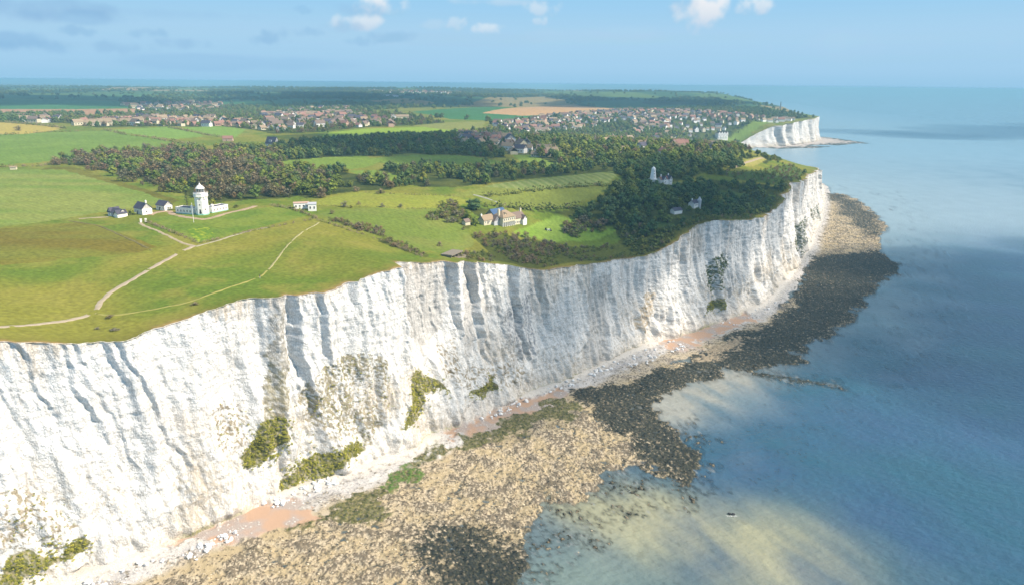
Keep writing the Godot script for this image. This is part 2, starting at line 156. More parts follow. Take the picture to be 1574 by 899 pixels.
var SHADES := {
	"c_sea": PackedVector2Array([Vector2(329, 731), Vector2(387, 751), Vector2(458, 779), Vector2(644, 815), Vector2(319, 349), Vector2(258, 363), Vector2(222, 417), Vector2(181, 461), Vector2(225, 550), Vector2(269, 629)]),
	"c_wood": PackedVector2Array([Vector2(6, 616), Vector2(37, 670), Vector2(114, 784), Vector2(222, 794), Vector2(286, 763), Vector2(248, 642), Vector2(198, 539), Vector2(156, 514), Vector2(125, 501), Vector2(98, 479), Vector2(81, 474), Vector2(67, 520), Vector2(47, 568)]),
	"c_hill": PackedVector2Array([Vector2(-327, 937), Vector2(-315, 1140), Vector2(-207, 1228), Vector2(-101, 1275), Vector2(-8, 973), Vector2(9, 879), Vector2(-20, 748), Vector2(-56, 702), Vector2(-105, 783), Vector2(-173, 838), Vector2(-265, 844)]),
	"c_farleft": PackedVector2Array([Vector2(-2739, 3582), Vector2(-2159, 3560), Vector2(-1455, 2876), Vector2(-1189, 2346), Vector2(-1616, 2104)]),
	"c_far": PackedVector2Array([Vector2(-1508, 3903), Vector2(-1215, 4467), Vector2(-533, 4048), Vector2(-234, 2951), Vector2(-517, 2551), Vector2(-908, 2643)]),
	"c_far2": PackedVector2Array([Vector2(225, 3648), Vector2(766, 4153), Vector2(1009, 3479), Vector2(695, 2921), Vector2(338, 2740)]),
	"c_band": PackedVector2Array([Vector2(1305, 2937), Vector2(1801, 3329), Vector2(2838, 3729), Vector2(2030, 2653), Vector2(1519, 2584), Vector2(1322, 2651)]),
	"c_cliff": PackedVector2Array([Vector2(39, 445), Vector2(64, 515), Vector2(100, 541), Vector2(168, 670), Vector2(235, 707), Vector2(321, 835), Vector2(194, 501), Vector2(150, 435), Vector2(95, 394), Vector2(47, 340), Vector2(23, 322)]),
}
var COAST := PackedVector2Array([Vector2(-900, -40), Vector2(-250, -14), Vector2(-100, -4), Vector2(0, 0), Vector2(17, 4), Vector2(48, 3), Vector2(77, 3), Vector2(116, 10), Vector2(143, 14), Vector2(171, 10), Vector2(193, 10), Vector2(225, 10), Vector2(267, 13), Vector2(306, 13), Vector2(349, 14), Vector2(385, 21), Vector2(433, 26), Vector2(474, 31), Vector2(514, 28), Vector2(531, 25), Vector2(588, 12), Vector2(679, -13), Vector2(743, -28), Vector2(844, -62), Vector2(916, -82), Vector2(1147, -162), Vector2(1281, -215), Vector2(1340, -250), Vector2(1420, -330), Vector2(1600, -600), Vector2(1800, -720), Vector2(1990, -690), Vector2(2100, -640), Vector2(2292, -640), Vector2(2444, -655), Vector2(2500, -700), Vector2(2721, -860), Vector2(3200, -1100), Vector2(5000, -2200), Vector2(8000, -4200), Vector2(14000, -8500), Vector2(40000, -27000)])
var CLIFF := PackedVector2Array([Vector2(-900, 92), Vector2(-9, 91), Vector2(0, 88), Vector2(23, 83), Vector2(45, 85), Vector2(69, 88), Vector2(91, 87), Vector2(111, 87), Vector2(127, 89), Vector2(148, 92), Vector2(161, 90), Vector2(171, 87), Vector2(184, 86), Vector2(198, 84), Vector2(212, 81), Vector2(233, 76), Vector2(250, 70), Vector2(284, 68), Vector2(324, 64), Vector2(350, 61), Vector2(372, 63), Vector2(392, 70), Vector2(414, 76), Vector2(439, 78), Vector2(487, 72), Vector2(531, 70), Vector2(560, 68), Vector2(600, 72), Vector2(640, 79), Vector2(700, 81), Vector2(740, 75), Vector2(908, 69), Vector2(1000, 60), Vector2(1110, 48), Vector2(1200, 42), Vector2(1300, 32), Vector2(1420, 22), Vector2(1600, 10), Vector2(1850, 9), Vector2(1973, 14), Vector2(2021, 38), Vector2(2078, 60), Vector2(2203, 68), Vector2(2450, 79), Vector2(3200, 85), Vector2(5000, 90), Vector2(40000, 90)])
# buttresses whose near side is a bare wall: along, push, width of the wall, fall-off, lowest height (share), lean of the line
var WALLS := [[-14.0, 1.6, 1.2, 7.0, 0.45, 0.16], [-4.5, 2.8, 1.5, 5.0, 0.42, 0.2], [6.5, 3.0, 1.6, 5.0, 0.4, 0.22], [10.5, 2.0, 1.2, 5.0, 0.3, 0.26], [21.0, 2.4, 1.3, 8.0, 0.45, 0.2], [24.5, 2.6, 1.4, 10.0, 0.25, 0.28], [92.0, 4.5, 3.2, 9.0, 0.3, 0.06], [104.0, 2.2, 2.0, 8.0, 0.5, 0.05], [128.0, 1.6, 1.5, 8.0, 0.55, 0.08], [186.0, 2.6, 2.4, 6.0, 0.45, 0.1], [198.0, 3.4, 2.6, 7.0, 0.3, 0.13], [207.0, 1.8, 1.6, 8.0, 0.5, 0.14], [229.0, 3.2, 2.6, 9.0, 0.2, 0.1], [251.0, 2.6, 3.0, 12.0, 0.35, 0.1], [300.0, 3.0, 4.0, 12.0, 0.3, 0.0], [352.0, 5.5, 5.0, 14.0, 0.05, 0.05], [398.0, 4.0, 4.0, 14.0, 0.0, -0.05], [446.0, 5.0, 5.0, 16.0, 0.2, 0.0], [505.0, 4.0, 5.0, 16.0, 0.1, 0.0], [566.0, 6.0, 8.0, 22.0, 0.0, 0.0], [618.0, 9.0, 12.0, 30.0, 0.0, 0.0], [672.0, 12.0, 12.0, 40.0, 0.0, 0.0], [760.0, 7.0, 12.0, 40.0, 0.0, 0.0], [840.0, 9.0, 14.0, 50.0, 0.0, 0.0], [960.0, 8.0, 14.0, 50.0, 0.0, 0.0], [1080.0, 8.0, 14.0, 50.0, 0.0, 0.0], [2085.0, 14.0, 12.0, 30.0, 0.0, 0.1], [2150.0, 16.0, 14.0, 40.0, 0.0, 0.1], [2230.0, 10.0, 12.0, 30.0, 0.0, 0.1], [2330.0, 12.0, 12.0, 40.0, 0.0, 0.0]]

var rng := RandomNumberGenerator.new()
var counts := {}
var n_big: FastNoiseLite
var n_mid: FastNoiseLite
var n_fine: FastNoiseLite
var n_line: FastNoiseLite
var n_cell: FastNoiseLite
var n_soft: FastNoiseLite
var hash_table := PackedFloat32Array()
var coast_table := PackedFloat32Array()
var cliff_table := PackedFloat32Array()
var edge_table := PackedFloat32Array()
const TABLE_FROM := -500
const TABLE_SIZE := 4000
var boxes := {}
var mats := {}

# ---------------------------------------------------------------- naming and tagging
func numbered(called: String) -> String:
	var n: int = counts.get(called, 0)
	counts[called] = n + 1
	return called if n == 0 else "%s_%03d" % [called, n]

func tag(o: Node3D, label := "", category := "", group := "", kind := "") -> Node3D:
	if label != "":
		o.set_meta("label", label)
	if category != "":
		o.set_meta("category", category)
	if group != "":
		o.set_meta("group", group)
	if kind != "":
		o.set_meta("kind", kind)
	return o

func thing(called: String, label: String, category: String, at := Vector3.ZERO, turn := 0.0, group := "") -> Node3D:
	var o := Node3D.new()
	o.name = numbered(called)
	add_child(o, true)
	o.position = at
	o.rotation.y = turn
	tag(o, label, category, group)
	return o

func put(called: String, mesh: Mesh, material: Material, parent: Node = self) -> MeshInstance3D:
	var o := MeshInstance3D.new()
	o.mesh = mesh
	if material:
		o.material_override = material
	if parent == self:
		o.name = numbered(called)
	else:
		o.name = called
	parent.add_child(o, true)
	return o

# ---------------------------------------------------------------- small maths
func lin(r: int, g: int, b: int, k := 0.72) -> Color:
	var c := Color8(r, g, b).srgb_to_linear()
	return Color(c.r * k, c.g * k, c.b * k)

func paint(r: int, g: int, b: int) -> Color:
	return Color8(r, g, b)

func noise(kind: int, freq: float, octaves: int, sd: int) -> FastNoiseLite:
	var n := FastNoiseLite.new()
	n.noise_type = kind
	n.frequency = freq
	n.seed = sd
	n.fractal_type = FastNoiseLite.FRACTAL_FBM if octaves > 1 else FastNoiseLite.FRACTAL_NONE
	n.fractal_octaves = octaves
	return n

func table_value(t: PackedVector2Array, x: float) -> float:
	var lo := 0
	var hi := t.size() - 1
	if x <= t[0].x:
		return t[0].y
	while hi - lo > 1:
		var m := (lo + hi) >> 1
		if t[m].x <= x:
			lo = m
		else:
			hi = m
	return lerpf(t[lo].y, t[hi].y, clampf((x - t[lo].x) / (t[hi].x - t[lo].x), 0.0, 1.0))

func sample(t: PackedFloat32Array, a: float) -> float:
	var x := clampf(a - TABLE_FROM, 0.0, TABLE_SIZE - 2.0)
	var i := int(x)
	var k := x - i
	return t[i] + (t[i + 1] - t[i]) * k

func coast(a: float) -> float:
	return sample(coast_table, a) if a < TABLE_FROM + TABLE_SIZE - 2 and a > TABLE_FROM else table_value(COAST, a)

func cliff_top(a: float) -> float:
	return sample(cliff_table, a) if a < TABLE_FROM + TABLE_SIZE - 2 and a > TABLE_FROM else table_value(CLIFF, a)

func edge(a: float) -> float:
	return sample(edge_table, a) if a < TABLE_FROM + TABLE_SIZE - 2 and a > TABLE_FROM else table_value(COAST, a) - LEAN

func to_coast(x: float, fw: float) -> Vector2:
	var dx := x - CO.x
	var df := fw - CO.y
	return Vector2(dx * CU.x + df * CU.y, dx * CV.x + df * CV.y)

func from_coast(a: float, b: float) -> Vector2:
	return Vector2(CO.x + a * CU.x + b * CV.x, CO.y + a * CU.y + b * CV.y)

func smooth(a: float, b: float, x: float) -> float:
	var t := clampf((x - a) / (b - a), 0.0, 1.0)
	return t * t * (3.0 - 2.0 * t)

func bell(x: float, w: float) -> float:
	return exp(-(x / w) * (x / w))

func height(x: float, fw: float) -> float:
	var c := to_coast(x, fw)
	var d := maxf(0.0, coast(c.x) - LEAN - c.y)
	var hi := 94.0 + 6.0 * sin(x * 0.004 + 1.3) * sin(fw * 0.0035 + 0.4) * smooth(450, 800, fw)
	hi -= 62.0 * bell(x - 540.0, 420.0) * bell(fw - 1650.0, 400.0)
	hi += 10.0 * bell(x + 20.0, 220.0) * bell(fw - 1000.0, 170.0)
	if fw > 2000.0:
		hi += 12.0 * smooth(2500, 4500, fw) - 60.0 * smooth(6000, 15000, fw)
		hi += 22.0 * bell(x - 900.0, 700.0) * bell(fw - 5200.0, 800.0) + 20.0 * bell(x + 900.0, 1800.0) * bell(fw - 6500.0, 900.0)
	var w := smooth(0, 150, d)
	return cliff_top(c.x) * (1.0 - w) + hi * w

func on_land(x: float, fw: float, lift := 0.0) -> Vector3:
	return Vector3(x, height(x, fw) + lift, -fw)

func inside(d: Dictionary, key: String, p: Vector2) -> bool:
	if not boxes.has(key):
		var r := Rect2(d[key][0], Vector2.ZERO)
		for q: Vector2 in d[key]:
			r = r.expand(q)
		boxes[key] = r
	var box: Rect2 = boxes[key]
	return box.has_point(p) and Geometry2D.is_point_in_polygon(p, d[key])

# ---------------------------------------------------------------- the shape of the cliff
func saw(a: float, cell: float, off: int) -> float:
	# irregular teeth: a steep near side, then a slow fall along the coast
	var i := int(floor(a / cell))
	var at := (i + 0.7 * hash_table[(i * 7 + off) & 1023]) * cell
	if a < at:
		i -= 1
		at = (i + 0.7 * hash_table[(i * 7 + off) & 1023]) * cell
	var next := (i + 1 + 0.7 * hash_table[((i + 1) * 7 + off) & 1023]) * cell
	var s := (a - at) / maxf(next - at, 0.1)
	var rise := 0.1 + 0.35 * hash_table[(i * 13 + off + 5) & 1023]
	var v := s / rise if s < rise else pow(1.0 - (s - rise) / (1.0 - rise), 1.2)
	return v * (0.15 + hash_table[(i * 3 + off + 91) & 1023])

func relief(a: float, y: float, hc: float) -> float:
	var t := clampf(y / hc, 0.0, 1.0)
	var up := smooth(0.02, 0.5, t)
	var down := hc - y
	var w := a - 0.1 * down + n_mid.get_noise_2d(a * 0.35, y * 0.6 + 300.0) * 3.0 + n_fine.get_noise_2d(a * 0.2, y * 0.5 + 300.0) * 1.2
	var r := n_big.get_noise_2d(a, y * 0.25) * 5.0 + n_big.get_noise_2d(a * 2.7 + 150.0, y * 0.5) * 3.2 + absf(n_big.get_noise_2d(a * 3.5 + 700.0, y * 0.9)) * 5.0 * (1.0 - smooth(0.3, 0.65, t))
	r += saw(w, 15.0, 0) * 2.6 * (0.2 + 0.8 * up) * (0.25 + 0.75 * smooth(-0.2, 0.4, n_big.get_noise_2d(a * 0.4 + 900.0, y * 0.3)) * smooth(30.0, 160.0, a))
	r += saw(w + n_mid.get_noise_2d(a * 0.6, y * 0.9) * 1.5, 5.2, 300) * 0.7 * (0.35 + 0.65 * up) * (0.4 + 0.6 * smooth(40.0, 200.0, a))
	r += saw(w * 1.0 + n_mid.get_noise_2d(a, y * 0.8 + 70.0) * 0.8, 1.9, 600) * (0.25 + 0.25 * smooth(100.0, 250.0, a))
	r += n_mid.get_noise_2d(a, y * 0.3) * 1.3 + n_fine.get_noise_2d(a, y * 0.4) * 0.8 + n_fine.get_noise_2d(a * 0.7 + 200.0, y * 1.1) * 0.5
	r += n_line.get_noise_2d(a * 0.02, y * 1.4) * 0.25
	r += n_mid.get_noise_2d(a * 0.8 + 60.0, y * 0.8) * 2.6 * (1.0 - smooth(0.15, 0.5, t))
	r -= bell(a + 1.0, 2.4) * (1.0 - smooth(2.6, 4.6, y)) * 6.0
	for k: Array in WALLS:
		var x: float = w - k[0] - (k[5] - 0.1) * down
		if x > -25.0 and x < 90.0:
			var s: float = smooth(k[4], k[4] + 0.25, t + 0.25 * n_mid.get_noise_2d(a * 2.0, y)) if k[4] > 0.0 else 1.0
			if k[0] < 60.0:
				s *= 0.48
			elif k[0] > 280.0 and k[0] < 1900.0:
				s *= 0.5
			if x < 0.0:
				r -= 0.6 * k[1] * s * exp(x / 3.2)
			elif x < k[2]:  # the wall itself
				r += k[1] * s * (-0.6 + 1.4 * x / k[2])
			else:
				r += 0.8 * k[1] * s * exp(-(x - k[2]) / k[3])
	# the nose and the grey recess behind it
	if a > 100.0 and a < 205.0:
		var s := smooth(0.3, 0.55, t)
		if w < 149.0:
			r += 3.5 * s * exp((w - 149.0) / 14.0)
		elif w < 153.0:
			r += s * lerpf(3.5, -6.5, (w - 149.0) / 4.0)
		elif w < 186.0:
			r += s * (-6.5 + 5.5 * pow((w - 153.0) / 33.0, 1.3))
	return r

func cliff_b(a: float, y: float, hc: float) -> float:
	var t := clampf(y / hc, 0.0, 1.0)
	var foot := smooth(0.0, 0.06, t)
	return coast(a) - LEAN * (1.0 - pow(1.0 - t, 2.5)) + relief(a, y, hc) * (0.45 + 0.55 * foot)

# ---------------------------------------------------------------- meshes
func grid_mesh(nx: int, ny: int, pos: PackedVector3Array, col: PackedColorArray, keep := PackedByteArray(), flip := false) -> ArrayMesh:
	var nor := PackedVector3Array()
	nor.resize(pos.size())
	for j in ny:
		var j0 := maxi(j - 1, 0) * nx
		var j1 := mini(j + 1, ny - 1) * nx
		for i in nx:
			var n := (pos[j1 + i] - pos[j0 + i]).cross(pos[j * nx + mini(i + 1, nx - 1)] - pos[j * nx + maxi(i - 1, 0)])
			nor[j * nx + i] = -n.normalized() if flip else n.normalized()
	var ind := PackedInt32Array()
	ind.resize((nx - 1) * (ny - 1) * 6)
	var n := 0
	var masked := keep.size() > 0
	for j in ny - 1:
		for i in nx - 1:
			var p := j * nx + i
			if masked and not (keep[p] or keep[p + 1] or keep[p + nx] or keep[p + nx + 1]):
				continue
			if flip:
				ind[n] = p; ind[n + 1] = p + nx; ind[n + 2] = p + 1
				ind[n + 3] = p + 1; ind[n + 4] = p + nx; ind[n + 5] = p + nx + 1
			else:
				ind[n] = p; ind[n + 1] = p + 1; ind[n + 2] = p + nx
				ind[n + 3] = p + 1; ind[n + 4] = p + nx + 1; ind[n + 5] = p + nx
			n += 6
	ind.resize(n)
	var arrays := []
	arrays.resize(Mesh.ARRAY_MAX)
	arrays[Mesh.ARRAY_VERTEX] = pos
	arrays[Mesh.ARRAY_NORMAL] = nor
	arrays[Mesh.ARRAY_COLOR] = col
	arrays[Mesh.ARRAY_INDEX] = ind
	var m := ArrayMesh.new()
	m.add_surface_from_arrays(Mesh.PRIMITIVE_TRIANGLES, arrays)
	return m

# faces collected corner by corner, with one colour each
class Bag:
	var pos := PackedVector3Array()
	var nor := PackedVector3Array()
	var col := PackedColorArray()
	func tri(a: Vector3, b: Vector3, c: Vector3, k := Color.WHITE) -> void:
		var n := (c - a).cross(b - a).normalized()
		pos.append(a); pos.append(b); pos.append(c)
		for i in 3:
			nor.append(n)
			col.append(k)
	func quad(a: Vector3, b: Vector3, c: Vector3, d: Vector3, k := Color.WHITE) -> void:
		tri(a, b, c, k)
		tri(a, c, d, k)
	func box(lo: Vector3, hi: Vector3, k := Color.WHITE) -> void:
		var p := [Vector3(lo.x, lo.y, lo.z), Vector3(hi.x, lo.y, lo.z), Vector3(hi.x, lo.y, hi.z), Vector3(lo.x, lo.y, hi.z), Vector3(lo.x, hi.y, lo.z), Vector3(hi.x, hi.y, lo.z), Vector3(hi.x, hi.y, hi.z), Vector3(lo.x, hi.y, hi.z)]
		quad(p[3], p[7], p[6], p[2], k)
		quad(p[1], p[5], p[4], p[0], k)
		quad(p[0], p[4], p[7], p[3], k)
		quad(p[2], p[6], p[5], p[1], k)
		quad(p[7], p[4], p[5], p[6], k)
		quad(p[0], p[3], p[2], p[1], k)
	# rings of n corners, (radius, height) each, closed at both ends
	func lathe(profile: Array, n: int, k := Color.WHITE, turn := 0.0) -> void:
		for r in profile.size() - 1:
			for i in n:
				var t0 := turn + TAU * i / n
				var t1 := turn + TAU * (i + 1) / n
				var a: Vector2 = profile[r]
				var b: Vector2 = profile[r + 1]
				var a0 := Vector3(cos(t0) * a.x, a.y, sin(t0) * a.x)
				var a1 := Vector3(cos(t1) * a.x, a.y, sin(t1) * a.x)
				var b0 := Vector3(cos(t0) * b.x, b.y, sin(t0) * b.x)
				var b1 := Vector3(cos(t1) * b.x, b.y, sin(t1) * b.x)
				if a.x > 0.001:
					tri(a0, a1, b0, k) if b.x <= 0.001 else quad(a0, a1, b1, b0, k)
				else:
					tri(a0, b1, b0, k)
	func tube(a: Vector3, b: Vector3, ra: float, rb: float, n := 6, k := Color.WHITE) -> void:
		var d := (b - a).normalized()
		var s := d.cross(Vector3.UP if absf(d.y) < 0.9 else Vector3.RIGHT).normalized()
		var q := s.cross(d)
		for i in n:
			var t0 := TAU * i / n
			var t1 := TAU * (i + 1) / n
			var o0 := s * cos(t0) + q * sin(t0)
			var o1 := s * cos(t1) + q * sin(t1)
			quad(a + o0 * ra, a + o1 * ra, b + o1 * rb, b + o0 * rb, k)
			tri(b + o0 * rb, b + o1 * rb, b, k)
	func add(m: Bag, t: Transform3D, tint := Color.WHITE) -> void:
		var at := pos.size()
		pos.append_array(t * m.pos)
		var basis := Transform3D(t.basis.orthonormalized(), Vector3.ZERO)
		nor.append_array(basis * m.nor)
		col.append_array(m.col)
		if tint != Color.WHITE:
			for i in range(at, pos.size()):
				col[i] = col[i] * tint
	func mesh() -> ArrayMesh:
		var arrays := []
		arrays.resize(Mesh.ARRAY_MAX)
		arrays[Mesh.ARRAY_VERTEX] = pos
		arrays[Mesh.ARRAY_NORMAL] = nor
		arrays[Mesh.ARRAY_COLOR] = col
		var m := ArrayMesh.new()
		m.add_surface_from_arrays(Mesh.PRIMITIVE_TRIANGLES, arrays)
		return m

func many(mesh: Mesh, material: Material, places: Array, tints: Array) -> MultiMeshInstance3D:
	var mm := MultiMesh.new()
	mm.transform_format = MultiMesh.TRANSFORM_3D
	mm.use_colors = true
	mm.mesh = mesh
	mm.instance_count = places.size()
	for i in places.size():
		mm.set_instance_transform(i, places[i])
		mm.set_instance_color(i, tints[i])
	var o := MultiMeshInstance3D.new()
	o.multimesh = mm
	o.material_override = material
	return o

# ---------------------------------------------------------------- materials
func noise_picture(freq: float, sd: int, low: float, high: float, size := 512, octaves := 5, kind := FastNoiseLite.TYPE_SIMPLEX_SMOOTH) -> NoiseTexture2D:
	var t := NoiseTexture2D.new()
	t.width = size
	t.height = size
	t.seamless = true
	t.noise = noise(kind, freq, octaves, sd)
	var g := Gradient.new()
	g.set_color(0, Color(low, low, low))
	g.set_color(1, Color(high, high, high))
	t.color_ramp = g
	return t

func normal_picture(freq: float, sd: int, strength: float, size := 512, octaves := 4) -> NoiseTexture2D:
	var t := NoiseTexture2D.new()
	t.width = size
	t.height = size
	t.seamless = true
	t.as_normal_map = true
	t.bump_strength = strength
	t.noise = noise(FastNoiseLite.TYPE_SIMPLEX_SMOOTH, freq, octaves, sd)
	return t

func tinted(rough: float, spec := 0.3) -> StandardMaterial3D:
	var m := StandardMaterial3D.new()
	m.vertex_color_use_as_albedo = true
	m.roughness = rough
	m.metallic_specular = spec
	return m

func plain_paint(c: Color, rough := 0.8, spec := 0.3) -> StandardMaterial3D:
	var m := StandardMaterial3D.new()
	m.albedo_color = c
	m.roughness = rough
	m.metallic_specular = spec
	m.vertex_color_use_as_albedo = true
	return m

func make_materials() -> void:
	var g := tinted(0.95, 0.2)
	g.albedo_texture = noise_picture(0.012, 11, 0.82, 1.0, 1024, 6)
	g.uv1_triplanar = true
	g.uv1_world_triplanar = true
	g.uv1_scale = Vector3.ONE / 34.0
	mats.ground = g
	var c := tinted(0.9, 0.25)
	c.albedo_texture = noise_picture(0.03, 12, 0.7, 1.06, 1024, 6)
	c.uv1_triplanar = true
	c.uv1_world_triplanar = true
	c.uv1_scale = Vector3(1.0 / 24.0, 1.0 / 40.0, 1.0 / 24.0)
	c.normal_enabled = true
	c.normal_texture = normal_picture(0.035, 13, 11.0, 1024, 6)
	c.normal_scale = 1.0
	mats.chalk = c
	var b := tinted(0.85, 0.3)
	b.albedo_texture = noise_picture(0.03, 14, 0.72, 1.05, 1024, 6)
	b.uv1_triplanar = true
	b.uv1_world_triplanar = true
	b.uv1_scale = Vector3.ONE / 16.0
	mats.shore = b
	var s := tinted(0.27, 0.5)
	s.normal_enabled = true
	s.normal_texture = normal_picture(0.018, 15, 5.0, 1024, 5)
	s.transparency = BaseMaterial3D.TRANSPARENCY_ALPHA
	s.normal_scale = 0.9
	s.uv1_triplanar = true
	s.uv1_world_triplanar = true
	s.uv1_scale = Vector3(1.0 / 110.0, 1.0, 1.0 / 60.0)
	mats.sea = s
	mats.leaf = tinted(0.8, 0.25)
	mats.rock = tinted(0.9, 0.25)
	mats.path = tinted(0.95, 0.2)
	mats.path.albedo_texture = noise_picture(0.05, 16, 0.8, 1.0, 512)
	mats.path.uv1_triplanar = true
	mats.path.uv1_world_triplanar = true
	mats.path.uv1_scale = Vector3.ONE / 7.0
	var white_noise := noise_picture(0.02, 17, 0.93, 1.0, 512)
	mats.white = plain_paint(Color(0.97, 0.96, 0.95), 0.7)
	mats.white.albedo_texture = white_noise
	mats.white.uv1_triplanar = true
	mats.white.uv1_scale = Vector3.ONE / 5.0
	mats.teal = plain_paint(Color(0.62, 0.8, 0.76), 0.7)
	mats.slate = plain_paint(Color(0.37, 0.36, 0.42), 0.6)
	mats.glass = plain_paint(Color(0.1, 0.12, 0.15), 0.15, 0.6)
	mats.dark = plain_paint(Color(0.2, 0.19, 0.2), 0.7)
	mats.cream = plain_paint(Color(0.95, 0.91, 0.8), 0.8)
	mats.tile = plain_paint(Color(0.7, 0.62, 0.52), 0.85)
	mats.brown_tile = plain_paint(Color(0.57, 0.5, 0.46), 0.85)
	mats.red_tile = plain_paint(Color(0.68, 0.52, 0.47), 0.85)
	mats.blue_roof = plain_paint(Color(0.27, 0.37, 0.5), 0.6)
	mats.concrete = plain_paint(Color(0.62, 0.58, 0.52), 0.9)
	mats.bark = plain_paint(Color(0.3, 0.24, 0.2), 0.9)
	mats.brick = plain_paint(Color(0.76, 0.64, 0.57), 0.9)
	mats.grey_wall = plain_paint(Color(0.72, 0.72, 0.74), 0.85)
	mats.granite = plain_paint(Color(0.42, 0.45, 0.5), 0.85)
	for k in ["slate", "tile", "brown_tile", "red_tile", "concrete", "cream"]:
		mats[k].albedo_texture = noise_picture(0.04, 18 + k.length(), 0.72, 1.0, 256)
		mats[k].uv1_triplanar = true
		mats[k].uv1_scale = Vector3.ONE / 4.0

